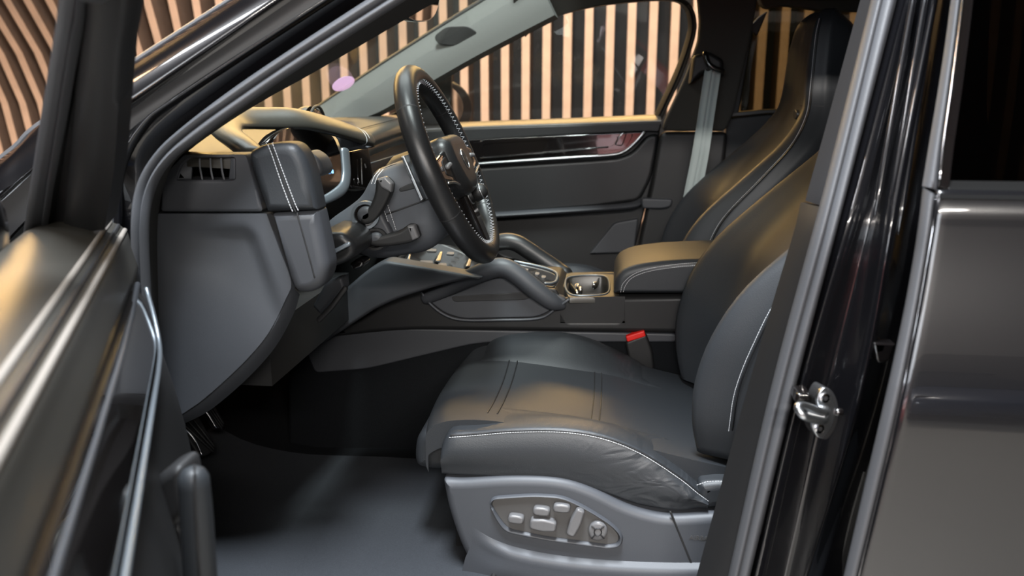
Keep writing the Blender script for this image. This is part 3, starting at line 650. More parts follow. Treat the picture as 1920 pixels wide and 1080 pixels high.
# side end seen in the open doorway
frame('side_panel', [(300, 397), (303, 355), (318, 318), (345, 290), (462, 289), (474, 330), (492, 397)], [(329, 338), (337, 311), (352, 296), (441, 294), (440, 338)], -.705, .05, PLM, da, rad=8, rin=7, tin=.045)
vt = rslab('vent_cheek', [(331, 337), (339, 312), (353, 297), (362, 297), (360, 337)], -.695, .01, .002, PLA, da, rad=3, n=(.5, -1, 0), p0=P(336, 320, -.70))
rslab('vent_cheek', [(432, 296), (440, 296), (440, 337), (428, 337)], -.69, .02, .002, PLA, da, rad=2, n=(-.3, -1, 0), p0=P(440, 320, -.70))
rslab('vent_back', [(330, 294), (440, 294), (440, 340), (330, 340)], -.655, .01, .001, RUBD, da)
for a_, b_ in (((373, 297), (378, 337)), ((393, 297), (398, 337)), ((413, 296), (419, 337))):
    pts = [P(a_[0]+(b_[0]-a_[0])*t-1.5*math.sin(math.pi*t), a_[1]+(b_[1]-a_[1])*t, -.701) for t in (0, .33, .66, 1)]
    rows = [[p+V((-.52*d, d, -.08*d)) for p in pts] for d in (0, .012, .03)]
    grid('vent_fin', rows, PLA, da, up=2, T=.0022)
def lowpanel():
    L = cr([V(p) for p in ((276, 402), (277, 500), (281, 600), (288, 700), (296, 780), (300, 880))], 8)
    Rr = cr([V(p) for p in ((499, 399), (523, 465), (546, 528), (536, 560), (505, 622), (468, 668), (420, 715), (372, 756), (334, 782), (330, 800), (329, 840), (328, 880))], 4)
    def at(c, v):
        for a, b in zip(c, c[1:]):
            if a.y <= v <= b.y: return a.x+(b.x-a.x)*(v-a.y)/max(1e-6, b.y-a.y)
        return c[0].x if v < c[0].y else c[-1].x
    rows = []
    for i in range(49):
        v = 401+(878-401)*i/48; l, r = at(L, v), at(Rr, v); row = []
        for k in range(33):
            u = l+(r-l)*k/32
            e = 482+(v-440)*.36-u; t = v-424
            q = min(e, t) if min(e, t) > 26 else (26-math.hypot(max(0, 26-e), max(0, 26-t)))
            dep = .011*sst(-3, 20, q)*sst(330, 440, u)*sst(690, 470, v)
            edge = .010*(1-sst(0, .035, k/32))
            row.append(P(u, v, -.706+dep+edge))
        rows.append(row)
    return rows
grid('lower_side_panel', lowpanel(), PLA, da, up=1, T=.02, ang=70)
E1 = [(549, 531), (538, 562), (507, 624), (470, 670), (422, 717), (374, 758), (330, 786)]; E2 = [(562, 552), (552, 585), (522, 642), (485, 688), (436, 735), (386, 774), (333, 800)]
band('knee_edge', E1, E2, -.702, -.672, .004, PLM, da, nu=5, T=.02)
rslab('side_panel_foot', [(296, 790), (331, 786), (331, 870), (300, 885)], -.70, .03, .003, PLM, da, rad=3)
rslab('panel_clip', [(349, 762), (358, 755), (362, 757), (352, 766)], -.704, .004, .0005, RUBD, da, rad=1)
cap = rslab('end_cap', [(463, 300, 6), (463, 284, 12), (488, 272, 12), (520, 267, 16), (550, 269, 18), (568, 292, 24), (580, 330, 20), (593, 396, 4), (497, 399, 4), (478, 345, 10)], -.722, .045, .016, LEA, da, K=6)
stitch('stitching', px([(503, 273), (509, 288), (519, 318), (530, 350), (543, 384), (549, 397)], -.7235), STI, cap, pitch=.0042, ln=.0030, r=.0008)
stitch('stitching', px([(512, 272), (518, 288), (529, 318), (541, 350), (554, 384), (560, 396)], -.7235), STI, cap, pitch=.0042, ln=.0030, r=.0008)
tube('seam', px([(507.5, 272), (513.5, 288), (524, 318), (535.5, 350), (548.5, 384), (554.5, 397)], -.722), .0013, RUBD, cap, seg=6, smooth=3)
lc = rslab('lower_end_cap', [(506, 402, 4), (593, 396, 4), (603, 440, 30), (615, 505, 16), (604, 538, 16), (580, 552, 14), (552, 550, 12), (541, 524, 10)], -.720, .045, .016, PLM, da, K=6)
tube('seam', px([(557, 400), (570, 445), (583, 492), (590, 520)], -.7195), .0014, RUBD, lc, seg=6, smooth=3)
# leather hood that arches round the display
hp = [P(478, 292, -.64), P(452, 270, -.61), P(424, 247, -.56), P(424, 226, -.50), P(455, 222, -.44), P(505, 222, -.38), P(560, 223, -.32), P(610, 234, -.25), P(655, 248, -.18), P(688, 261, -.12), P(697, 266, -.11)]
hood = tube('display_hood', hp, [(.02, .013), (.024, .012), (.028, .011), (.030, .011), (.030, .011), (.030, .012), (.030, .0125), (.030, .013), (.028, .013), (.024, .013), (.014, .009)], DASHL, da, seg=20, smooth=5, up=(.45, -.35, .8))
a, b = P(655, 248, -.18), P(688, 261, -.12); t_ = (b-a).normalized()
for q in (.50, .70):
    c = a.lerp(b, q); tube('white_seam', [c-t_*.0008, c+t_*.0008], [(.0270-.005*(q-.5)*4*.5, .0138)]*2, STI, hood, seg=20, up=(.45, -.35, .8), dome=.05)
SP, SN = V((-.575, -.35, 1.08)), (1, -.04, .20)
scr = rslab('instrument_display', [(500, 268, 4), (512, 252, 10), (535, 238, 14), (570, 232, 20), (604, 238, 20), (626, 262, 20), (637, 300, 20), (639, 340, 14), (628, 356, 14), (598, 372, 10), (545, 372, 8)], 0, .018, .004, PIANO, da, n=SN, p0=SP)
tp_ = cr([V(p) for p in ((503, 267), (513, 253), (535, 240), (570, 234.5), (602, 240), (624, 263), (635, 300))], 6); nsc = V(SN).normalized(); rows = []
for k in range(13):
    t = k/12; u = 505+130*t
    vt_ = next((a.y+(b.y-a.y)*(u-a.x)/max(1e-6, b.x-a.x) for a, b in zip(tp_, tp_[1:]) if a.x <= u <= b.x), 300)+2
    vb_ = 367-10*sst(.75, 1, t) if u > 545 else 300+66*sst(505, 545, u)
    rows.append([PN(u, vt_+(vb_-vt_)*q, SP, SN)+nsc*(.0075-.006*(1-(2*t-1)**2)) for q in (0, .33, .66, 1)])
grid('display_glass', rows, PIANO, scr, up=3, T=.003)
for c, w, h in (((583, 302), 18, 17), ((612, 318), 10, 16), ((560, 300), 9, 12)):
    pts = [PN(c[0]+w*math.cos(t), c[1]+h*math.sin(t), SP+V((.008, 0, .0)), SN) for t in [math.radians(a) for a in range(200, 345, 12)]]
    tube('dial_arc', pts, .0009, ALU, scr, seg=6)
rslab('warning_symbol', [(621, 318), (625, 318), (626, 325), (622, 325)], 0, .0006, .0002, emis('display_blue', (.25, .55, 1.0), 2.2), scr, rad=1, n=SN, p0=SP+V((.0085, 0, 0)))
rslab('hood_cheek', [(618, 244), (672, 266), (692, 276), (688, 279), (640, 284), (632, 262)], -.16, .05, .004, PLA, da, rad=3)
frame_ = [(638, 283, 2), (656, 282, 2), (659, 330, 20), (656, 352, 12), (640, 366, 14), (598, 386, 8), (574, 394, 2), (574, 384, 2), (612, 368, 12), (636, 352, 10), (640, 320, 10)]
tube('display_surround', [PN(u, v, V((-.545, -.30, 1.05)), V((1, -.35, .25))) for u, v in ((646, 281), (648, 305), (649, 330), (643, 352), (622, 368), (598, 379), (570, 389))], [(.012, .006)]*4+[(.010, .006), (.008, .005), (.007, .005)], SILV, da, seg=14, smooth=5, up=(.9, -.4, .2))
rslab('centre_vent', [(657, 284, 3), (692, 276, 3), (702, 345, 6), (690, 356, 6), (659, 352, 4)], 0, .03, .004, PIANO, da, n=(1, -.25, .2), p0=V((-.56, -.16, 1.06)))
for u, v0, v1 in ((677, 298, 345), (671, 335, 342), (684, 308, 314)):
    tube('vent_strip', [PN(u, v0, V((-.555, -.16, 1.06)), V((1, -.25, .2))), PN(u+2, v1, V((-.555, -.16, 1.06)), V((1, -.25, .2)))], .0014, ALU, da, seg=6)
rslab('switch_pod', [(553, 292, 8), (575, 283, 8), (596, 296, 10), (606, 318, 12), (602, 330, 8), (585, 336, 6), (575, 320, 6)], -.60, .05, .008, PLM, da)
rslab('pod_insert', [(556, 297, 4), (566, 296, 4), (580, 318, 3), (577, 324, 3), (570, 324, 3)], -.604, .004, .001, SILV, da)
tube('pod_strip', px([(560, 332), (570, 360), (580, 392), (592, 432)], -.61), .0016, SILV, da, seg=6, smooth=3)
tube('pod_strip', px([(578, 335), (580, 345), (583, 358)], -.58), .0015, ALU, da, seg=6, smooth=2)
rslab('passenger_fascia', [(688, 280), (770, 248), (880, 236), (900, 300), (860, 345), (703, 350)], 0, .03, .006, LEAD, da, n=(1, 0, .25), p0=V((-.60, .3, 1.07)), rad=4)
tube('fascia_line', [PN(u, v, V((-.592, .3, 1.07)), V((1, 0, .25))) for u, v in ((695, 306), (760, 286), (850, 268))], .0016, SILV, da, seg=6)
rslab('passenger_display', [(715, 318), (860, 282), (862, 322), (716, 346)], 0, .01, .003, PIANO, da, n=(1, 0, .25), p0=V((-.585, .3, 1.05)), rad=4)
# small clock pod on top of the dashboard
ck = loft('clock_pod', [[P(545+30*t+0, 222, 0)+V((0, .055*math.cos(a)*w, -.02+.048*h*max(0, math.sin(a)))) for a in [math.pi*i/10 for i in range(11)]] for t, w, h in ((-.1, .25, .1), (.25, .7, .55), (.6, .95, .88), (1.0, 1.0, 1.0), (1.3, 1.0, .98))], DASHL, da, closed=False, up=3)
cc = P(585, 222, 0)
rslab3('clock_face', [cc+V((.012, .05*math.cos(a), -.02+.043*math.sin(a)*(1 if math.sin(a) > 0 else .2))) for a in [2*math.pi*i/28 for i in range(28)]], (1, 0, .1), .012, .004, PIANO, da)
tube('clock_rim', [cc+V((.012, .053*math.cos(a), -.02+.047*math.sin(a))) for a in [math.pi*i/14 for i in range(15)]], .0035, LEA, da, smooth=1)
# lower dash around the driver's knees
kn = rslab('knee_panel', [(590, 438), (640, 436, 10), (664, 456, 16), (666, 476, 14), (650, 492, 12), (606, 508), (592, 500)], -.60, .16, .012, LEAD, da, rad=8, K=6)
tube('knee_strip', px([(606, 482), (630, 470), (655, 457)], -.606), .0035, SILV, kn, seg=8)
rslab('fuse_panel', [(585, 575), (600, 590), (646, 540), (640, 520), (610, 530)], -.50, .03, .005, PLM, da, rad=6)
tube('knee_lower_rib', px([(598, 600), (622, 575), (648, 540)], -.51), .005, RUBD, da, seg=8)
kb = rslab('brake_release', [(654, 495, 6), (668, 486, 8), (683, 490, 6), (680, 502, 6), (662, 508, 6)], -.47, .04, .006, PIANO, da)
box('knee_core', (-.70, -.60, .74), (-.56, -.16, .84), RUBD, da)
rslab('lower_dash', [(556, 640), (640, 548, 20), (690, 505, 20), (722, 489), (850, 511), (905, 521, 4), (845, 530, 40), (745, 560, 40), (700, 582), (600, 648)], -.175, .05, .007, PLM, da, rad=10)
rslab('lower_dash_core', [(590, 430), (690, 430), (715, 470), (700, 505), (590, 620), (540, 620), (550, 560)], -.13, .24, .01, FELT, da)

# ------------------------------------------------------------------ steering column and wheel
sc_ = thing('steering_column', 'grey steering column cover with two black control stalks', 'steering column', tuple(P(700, 400, -.37)))
rslab('column_cover', [(586, 440, 20), (604, 418, 20), (640, 394, 20), (668, 372, 20), (684, 338, 20), (704, 318, 14), (760, 298, 14), (820, 292, 20), (840, 330, 20), (838, 440, 20), (800, 478, 30), (752, 486, 30), (700, 494, 30), (655, 484, 30), (610, 470, 20)], -.47, .20, .045, PLA, sc_, K=8)
rslab('upper_cover', [(690, 332, 14), (704, 318, 10), (760, 299, 10), (815, 292, 10), (815, 318, 10), (740, 330, 12), (706, 350, 12)], -.44, .14, .02, LEAD, sc_, K=6)
tube('cover_gap', px([(655, 430), (700, 410), (735, 398), (785, 380), (830, 362)], -.470), .0016, RUBD, sc_, seg=6, smooth=3)
rslab('cover_slot', [(747, 354, 6), (766, 345, 6), (790, 340, 5), (790, 349, 5), (768, 356, 5), (750, 360, 4)], -.472, .005, .001, PLD, sc_)
for o in (0, 6): stitch('stitching', cr([P(697+o, 343, -.475), P(702+o, 330, -.472), P(712+o, 318, -.46)], 4), STI, sc_, pitch=.0036, ln=.0034, r=.0008)
for o in (0, 10): stitch('stitching', px([(716+o, 384-o*.3), (724+o, 405), (733+o, 432)], -.4735), STI, sc_, pitch=.0042, ln=.003, r=.0007)
def stalk(name, c, rr, tip, Yc, lev, label):
    base = rslab('stalk_ring', [(c[0]+rr[0]*math.cos(t), c[1]+rr[1]*math.sin(t), 0) for t in [i*math.pi/14 for i in range(28)]], Yc, .02, .004, PIANO, sc_)
    frame('ring_bezel', [(c[0]+rr[0]*math.cos(t), c[1]+rr[1]*math.sin(t), 0) for t in [i*math.pi/14 for i in range(28)]], [(c[0]+rr[0]*.76*math.cos(t), c[1]+rr[1]*.76*math.sin(t), 0) for t in [i*math.pi/14 for i in range(28)]], Yc-.005, .008, SILV if rr[0] > 25 else PLD, base)
    rslab('stalk_ball', [(c[0]+rr[0]*.62*math.cos(t), c[1]+rr[1]*.62*math.sin(t), 0) for t in [i*math.pi/12 for i in range(24)]], Yc-.012, .02, .009, PLM, base, K=6)
    k = rslab('stalk_lever', lev, Yc-.012, .022, .006, PLD, sc_, K=5, label=label)
    return k
rslab('stalk_bracket', [(664, 400, 16), (668, 384, 16), (706, 380, 18), (720, 410, 20), (736, 440, 20), (738, 458, 18), (712, 472, 16), (694, 462, 14), (676, 432, 14)], -.486, .03, .006, PLM, sc_)
ku = stalk('stalk', (684, 404), (27, 27), (720, 340), -.488, [(674, 400, 8), (690, 392, 10), (702, 365, 12), (704, 336, 5), (722, 332, 5), (735, 345, 5), (733, 362, 6), (722, 386, 14), (704, 414, 14), (684, 424, 14), (672, 414, 8)], 'upper black control lever')
rslab('stalk_tip', [(706, 336, 3), (722, 331, 3), (735, 344, 3), (733, 362, 3), (714, 352, 3)], -.506, .014, .004, BTN, ku)
kl = stalk('stalk', (703, 449), (23, 21), (775, 435), -.488, [(688, 448, 8), (708, 444, 8), (748, 434, 10), (764, 422, 4), (778, 424, 4), (786, 446, 4), (770, 456, 8), (735, 462, 10), (706, 464, 12), (690, 460, 8)], 'lower black control lever')
rslab('stalk_tip', [(762, 424, 3), (776, 422, 3), (785, 446, 3), (772, 452, 3)], -.506, .014, .004, BTN, kl)
rslab('shift_paddle', [(751, 294, 2), (758, 291, 2), (794, 373, 2), (788, 378, 2)], -.49, .05, .002, ALU, sc_, label='silver shift paddle seen edge on')
rslab('paddle_arm', [(772, 325), (790, 318), (812, 352), (800, 366)], -.46, .05, .003, PLD, sc_, rad=4)

WC = V((-.295, -.37, 1.091)); wd = V((-.393, 0, .9195)).normalized(); wnn = V((wd.z, 0, -wd.x)); wy = V((0, 1, 0))
def Wp(a, b, c=0): return WC+wy*a+wd*b+wnn*c
sw = thing('steering_wheel', 'black leather steering wheel with cross stitched inner rim', 'steering wheel', tuple(WC))
RW = .1705
ring = [Wp(RW*math.cos(t), RW*math.sin(t)*1.0) for t in [2*math.pi*i/96 for i in range(96)]]
rim = tube('rim', ring, .0195, LEAD, sw, seg=20, closed=True, up=tuple(wnn))
for d in (38, 142, 205, 322, 265):
    t = math.radians(d); c = Wp(RW*math.cos(t), RW*math.sin(t)); tg = Wp(-math.sin(t), math.cos(t))-WC
    tube('rim_seam', [c-tg*.0007, c+tg*.0007], .0199, RUBD, rim, seg=20, up=tuple(wnn))
stp = [Wp((RW-.0150)*math.cos(t), (RW-.0150)*math.sin(t), .0130) for t in [math.radians(a) for a in range(-100, 101, 3)]]
stitch('cross_stitching', stp, STG, rim, pitch=.0046, ln=.0105, r=.0006, zig=1.3)
stp2 = [Wp((RW-.0150)*math.cos(t), (RW-.0150)*math.sin(t), .0130) for t in [math.radians(a) for a in range(100, 261, 3)]]
stitch('cross_stitching', stp2, STG, rim, pitch=.0046, ln=.0105, r=.0006, zig=1.3)
hub = rslab3('airbag_pad', [Wp(x, y, .03) for x, y in [tuple(p) for p in rc([(-.075, .052), (.075, .052), (.085, .0), (.05, -.062), (-.05, -.062), (-.085, 0)], .03)]], tuple(wnn), .06, .022, LEAD, sw, K=6)
tube('emblem', [Wp(.016*math.cos(t), .018*math.sin(t), .030) for t in [2*math.pi*i/24 for i in range(24)]], .0018, ALU, hub, seg=6, closed=True)
for s in (-1, 1):
    sp = rslab3('spoke', [Wp(x*s, y, .018) for x, y in [tuple(p) for p in rc([(.07, .03), (.165, .018), (.168, -.02), (.075, -.035)], .008)]], tuple(wnn), .022, .006, PIANO, sw)
    frame_pts = [Wp(x*s, y, .0195) for x, y in [tuple(p) for p in rc([(.095, .018), (.135, .012), (.138, -.012), (.1, -.02)], .006)]]
    rslab3('spoke_buttons', frame_pts, tuple(wnn), .004, .0015, PLD, sp)
    for k in range(3):
        c = Wp(s*(.104+.012*k), .002-.001*k, .021); tube('button', [c, c+wnn*.003], .0042, BTN, sp, seg=10)
    tube('spoke_strip', [Wp(s*.085, -.036, .02), Wp(s*.12, -.028, .022), Wp(s*.160, -.024, .02)], .0022, ALU, sp, seg=8, smooth=3)
rslab3('lower_spoke', [Wp(x, y, .012) for x, y in [tuple(p) for p in rc([(-.028, -.05), (.028, -.05), (.02, -.165), (-.02, -.165)], .006)]], tuple(wnn), .02, .006, PIANO, sw)
c = Wp(.060, -.068, .010); dl = tube('mode_dial', [c, c+wnn*.014], [.016, .015], PLD, sw, seg=24)
tube('dial_ring', [c+wnn*.014+wy*(.0152*math.cos(t))+wd*(.0152*math.sin(t)) for t in [2*math.pi*i/24 for i in range(24)]], .0016, ALU, dl, seg=6, closed=True)
tube('boss', [Wp(0, 0, -.09), Wp(0, 0, -.005)], [.055, .05], PLD, sw, seg=24)

# ------------------------------------------------------------------ centre console
cs = thing('center_console', 'dark centre console with two grab handles, cup holder and armrest', 'console', (.1, 0, .45))
rslab('console_body', [(560, 640, 4), (700, 585, 30), (735, 500, 20), (850, 520, 10), (1040, 545, 6), (1058, 562, 3), (1068, 600, 3), (1158, 600, 3), (1164, 558, 2), (1480, 553, 4), (1480, 640, 4), (1260, 626, 4), (760, 620, 60)], -.122, .244, .012, PLD, cs, rad=8)
rslab('tunnel_side', [(540, 650), (700, 590), (760, 618, 30), (1260, 622), (1500, 622), (1500, 860), (540, 860)], -.112, .224, .01, CARP, cs, rad=4)
rslab('knee_pad', [(792, 548, 10), (808, 568, 10), (834, 588, 14), (868, 598, 14), (1010, 595, 18), (1064, 563, 8), (1030, 545, 12), (985, 526, 20), (930, 518, 30), (870, 530, 20)], -.128, .02, .003, PLM, cs)
tube('pad_piping', px([(788, 545), (806, 569), (833, 590), (868, 600), (940, 600), (1010, 597), (1040, 580), (1066, 562)], -.130), .0028, PLA, cs, seg=8, smooth=4)
rslab('storage_slot', [(846, 556, 6), (990, 548, 6), (1000, 556, 6), (985, 562, 6), (850, 566, 6)], -.130, .006, .001, RUBD, cs)
for nm, pts, rr in (('near', [P(798, 560, -.122), P(832, 543, -.130), P(880, 521, -.135), P(920, 505, -.135), P(944, 502, -.135), P(968, 514, -.135), P(1000, 540, -.135), P(1035, 566, -.130), P(1056, 574, -.122)], [.014, .0175, .0195, .021, .0215, .0215, .021, .018, .009]),
                    ('far', [P(850, 500, .135), P(885, 482, .14), P(918, 462, .15), P(945, 453, .15), P(968, 456, .15), P(990, 469, .15), P(1018, 488, .15), P(1045, 506, .145), P(1062, 516, .13)], [.014, .017, .019, .021, .0215, .022, .022, .022, .02])):
    tube('grab_handle', pts, [(r*.9, r) for r in rr], LEAD if nm == 'far' else PLM, cs, seg=16, smooth=5)
DP = P(740, 489, -.118); DN = P(1040, 540, -.118)-DP; DN = V((-DN.z, 0, DN.x)).normalized()
w_ = px([(1050, 562), (1066, 558), (1164, 556), (1172, 556), (1172, 606), (1050, 606)], -.122)
rslab3('holder_wall', w_, (0, -1, 0), .010, .0003, PLD, cs)
rslab3('holder_wall', [p+V((0, .236, 0)) for p in w_], (0, -1, 0), .010, .002, PLD, cs)
dk = rslab('control_panel', [(738, 489), (770, 452), (905, 466), (1040, 506, 14), (1052, 520, 10), (1040, 539), (990, 531), (850, 507)], 0, .03, .003, PIANO, cs, n=tuple(DN), p0=DP, rad=6)
tube('panel_rim', [PN(u, v, DP+V((0, 0, .002)), DN) for u, v in ((965, 490), (1000, 497), (1030, 505), (1044, 513), (1043, 526), (1034, 531), (1022, 531))], .003, SILV, dk, seg=8, smooth=4)
tube('panel_edge', [PN(u, v, DP+V((0, 0, .003)), DN) for u, v in ((725, 489), (780, 497), (840, 507), (880, 514))], .0022, SILV, dk, seg=8, smooth=3)
for (u, v), (w, h) in (((824, 480), (7, 9)), ((880, 490), (6, 9)), ((768, 478), (4, 8))):
    rslab('toggle', [(u-w, v+h), (u+w*.2, v-h), (u+w, v-h+1), (u+w*.4, v+h+1)], 0, .02, .002, ALU, dk, n=(.6, -.2, .75), p0=PN(u, v, DP+V((0, 0, .014)), DN), rad=2)
for u, v, w in ((810, 468, 9), (845, 474, 7), (830, 495, 8), (800, 490, 12), (985, 505, 6), (1008, 512, 4), (1020, 518, 4)):
    rslab('touch_key', [(u-w, v-2.5), (u+w, v-1.5), (u+w-1, v+3), (u-w-1, v+2)], 0, .002, .0006, BTN, dk, n=tuple(DN), p0=DP+V((0, 0, .0025)), rad=2)
CPZ = V((0, 0, .7915))
rslab('panel_side', [(845, 517), (1042, 543), (1054, 566), (845, 566)], -.1245, .012, .002, PLD, cs, rad=3)
rslab('tunnel_lit_strip', [(572, 655), (700, 590, 10), (742, 616, 30), (1270, 626), (1270, 642), (900, 642, 40), (790, 668, 40), (690, 692, 20), (590, 700)], -.1175, .02, .004, PLM, cs, rad=10)  # lighter slab standing for the lit upper strip of the tunnel carpet
ch_ = frame('cup_holder', [(1046, 511, 3), (1168, 509, 3), (1162, 557, 3), (1066, 558, 3)], [(1060, 517, 14), (1140, 516, 14), (1143, 546, 12), (1130, 553, 10), (1076, 554, 10), (1059, 540, 12)], 0, .012, DASHL, cs, n=(0, 0, 1), p0=CPZ, tin=.05)
rslab('holder_well', [(1056, 526), (1140, 525), (1146, 562), (1070, 563)], 0, .01, .001, PIANO, ch_, n=(0, 0, 1), p0=CPZ-V((0, 0, .045)))
tube('holder_rim', [PN(u, v, CPZ+V((0, 0, .001)), V((0, 0, 1))) for u, v in cr([V(p) for p in ((1066, 520), (1100, 516), (1134, 518), (1142, 530), (1141, 547), (1125, 553), (1080, 554), (1064, 547), (1060, 532))], 4, True)], .0022, SILV, ch_, seg=8, closed=True)
for pts in ([(1070, 536), (1078, 545), (1082, 552)], [(1124, 526), (1118, 534), (1113, 536)], [(1080, 538), (1086, 540), (1089, 546)]):
    tube('holder_spring', [PN(u, v, CPZ-V((0, 0, .015)), V((0, 0, 1))) for u, v in pts], [(.004, .009)]*3, CHR, ch_, seg=10, smooth=3)
ar = rslab('armrest', [(1150, 552, 4), (1153, 522, 10), (1166, 506, 16), (1195, 496, 20), (1250, 489, 20), (1345, 485, 20), (1500, 482, 4), (1500, 553, 4)], -.118, .236, .016, LEA, cs, K=6, back=True)
for o in (0, 5): stitch('stitching', [P(p.x, p.y, -.1192) for p in cr([V(p) for p in ((1164+o, 546), (1168+o, 532+o*.6), (1185, 516+o), (1212, 505+o), (1250, 498+o), (1300, 493+o), (1380, 489+o))], 4)], STI, ar, pitch=.0042, ln=.003, r=.0007)
# ------------------------------------------------------------------ seats
def smoothz(tab, x):
    for (a, p), (b, q) in zip(tab, tab[1:]):
        if a <= x <= b:
            t = (x-a)/(b-a); return p+(q-p)*(t*t*(3-2*t)*.5+t*.5)
    return tab[0][1] if x < tab[0][0] else tab[-1][1]
def seat(label, oy):
    t = thing('seat', label, 'car seat', (0, oy, .45), group=None)
    Y = lambda y: oy+y
    # cushion: centre strip with rolled front
    cz = [(-.322, .622), (-.326, .636), (-.322, .652), (-.308, .664), (-.28, .673), (-.20, .676), (-.10, .668), (0, .655), (.08, .637), (.16, .62), (.22, .61)]
    rows = []
    for y in (-.215, -.15, -.10, 0, .10, .15, .215):
        rows.append([V((x+(.02*(y/.2)**2 if x < -.2 else 0), Y(y), z+.012*(abs(y)/.2)**2)) for x, z in cz])
    grid('cushion', rows, LEA, t, up=4, T=.045)
    for xa in (-.205, -.188, -.03, -.016):
        z0 = smoothz(cz, xa); tube('cushion_seam', [V((xa+.004*math.cos(y*8), Y(y), smoothz(cz, xa)+.012*(abs(y)/.2)**2+.0005)) for y in (-.17, -.12, -.06, 0, .06, .12, .17)], .0014, STG if False else LEAD, t, seg=6, smooth=2)
    rslab3('front_flap', [V((x, Y(-.19), z)) for x, z in [tuple(p) for p in rc([(-.332, .60), (-.326, .645), (-.30, .660), (-.25, .664), (-.25, .58), (-.325, .582)], .024)]], (0, -1, 0), .38, .018, LEA, t, K=5, back=True)
    crest0 = [(-.27, .668), (-.255, .692), (-.22, .706), (-.15, .716), (-.08, .714), (-.02, .697), (.04, .670), (.09, .640), (.125, .617), (.15, .605)]
    bot0 = [(-.27, .622), (-.15, .622), (-.05, .620), (.0, .605), (.05, .588), (.10, .578), (.15, .585)]
    for s in (-1, 1):
        dz = -.020 if s < 0 else 0; bot = [(x, z+dz) for x, z in bot0]
        crest = crest0 if s > 0 else [(-.27, .655), (-.255, .676), (-.215, .681), (-.15, .690), (-.07, .694), (-.006, .686), (.054, .664), (.115, .626), (.148, .600), (.165, .588)]
        rings = []
        for x, zc in crest:
            zb = smoothz(bot, x); zi = smoothz(cz, x); w = 1 if -.25 < x < .13 else .8
            pr = [(.10, zi-.03), (.125, zi+.004), (.158, zi*.45+zc*.55), (.19, zc-.002), (.213, zc), (.231, zc-.001), (.243, zc-.007), (.249+.004*w, zc*.55+zb*.45), (.247, zb+.012), (.238, zb), (.17, zb-.005)]
            rings.append([V((x, Y(s*y), z)) for y, z in pr])
        bo = loft('cushion_bolster', rings, LEAC, t, up=3)
        sm_ = [V((x, Y(s*.2440), zc-.0068)) for x, zc in crest[1:]]
        stitch('stitching', cr(sm_, 5), STI, bo, pitch=.0042, ln=.003, r=.0008)
        tube('bolster_seam', [p+V((0, -s*.0015, .0025)) for p in cr(sm_, 5)], .0012, LEAD, bo, seg=6)
    # backrest with raised side bolsters and one-piece headrest
    prof_ = [(.64, .19), (.70, .195), (.77, .20), (.85, .222), (.93, .258), (1.02, .335), (1.10, .405), (1.165, .443), (1.22, .453), (1.29, .457), (1.35, .462), (1.385, .470), (1.408, .490)]
    hwt = [(.64, .215), (.70, .235), (.85, .25), (1.0, .25), (1.08, .24), (1.14, .20), (1.19, .16), (1.25, .148), (1.33, .135), (1.385, .115), (1.408, .085)]
    thk = [(.64, .14), (.85, .16), (1.02, .17), (1.10, .15), (1.20, .11), (1.33, .10), (1.385, .085), (1.408, .05)]
    cr_ = [(.64, .04), (.72, .062), (.85, .062), (.93, .05), (1.02, .036), (1.10, .022), (1.17, .012), (1.30, .012), (1.408, .004)]
    rings = []; seamL = {1: [], -1: []}
    for z, x in prof_:
        hw, th, c = smoothz(hwt, z), smoothz(thk, z), smoothz(cr_, z)
        half = [(1.0, .40*th), (1.0, .02), (.965, -.004), (.86, -c), (.70, -c*.35), (.5, c*.4), (.22, c*.6)]
        ring = [V((x+th, Y(-hw*.8), z-.02))]+[V((x+dx, Y(-hw*a), z)) for a, dx in half]+[V((x+c*.6, Y(0), z))]+[V((x+dx, Y(hw*a), z)) for a, dx in half[::-1]]+[V((x+th, Y(hw*.8), z-.02)), V((x+th*1.05, Y(0), z-.02))]
        rings.append(ring)
        for s in (1, -1): seamL[s].append(V((x-.001, Y(s*hw*.992), z)))
    rings.append([V((prof_[-1][1]+.02, Y(0), 1.412))+(p-V((prof_[-1][1]+.02, Y(0), 1.408)))*.4 for p in rings[-1]])
    bk = loft('backrest', rings, LEA, t, up=4, ang=80)
    for s in (-1, 1): stitch('stitching', [p+V((-.002, s*.0015, 0)) for p in cr(seamL[s][1:-1], 6)], STI, bk, pitch=.0042, ln=.003, r=.0008)
    for s in (-1, 1): tube('bolster_seam', [p+V((.003, s*.001, 0)) for p in cr(seamL[s][1:-1], 4)], .0016, LEAD, bk, seg=6)
    tube('headrest_seam', [V((x+dx, Y(-hw), 1.185)) for x, dx, hw in ((.446, -.008, .12), (.450, .0, .158), (.450, .03, .17), (.452, .075, .158))], .0018, RUBD, bk, seg=6, smooth=3)
    rslab3('backrest_emblem', [V((.432, Y(-.09+.022*math.cos(a)), 1.165+.012*math.sin(a))) for a in [2*math.pi*i/16 for i in range(16)]], (-1, 0, .2), .008, .003, DASHL, bk)
    box('seat_frame', (-.20, Y(-.2), .47), (.30, Y(.2), .60), RUBD, t)
    for s in (-.16, .16): box('seat_rail', (-.26, Y(s-.02), .425), (.36, Y(s+.02), .475), PLD, t)
    return t
ds = seat('black leather driver seat with white stitching, nearest to the open doorway', -.37)
ps = seat('black leather passenger seat with tall one-piece headrest, beyond the console', .37)
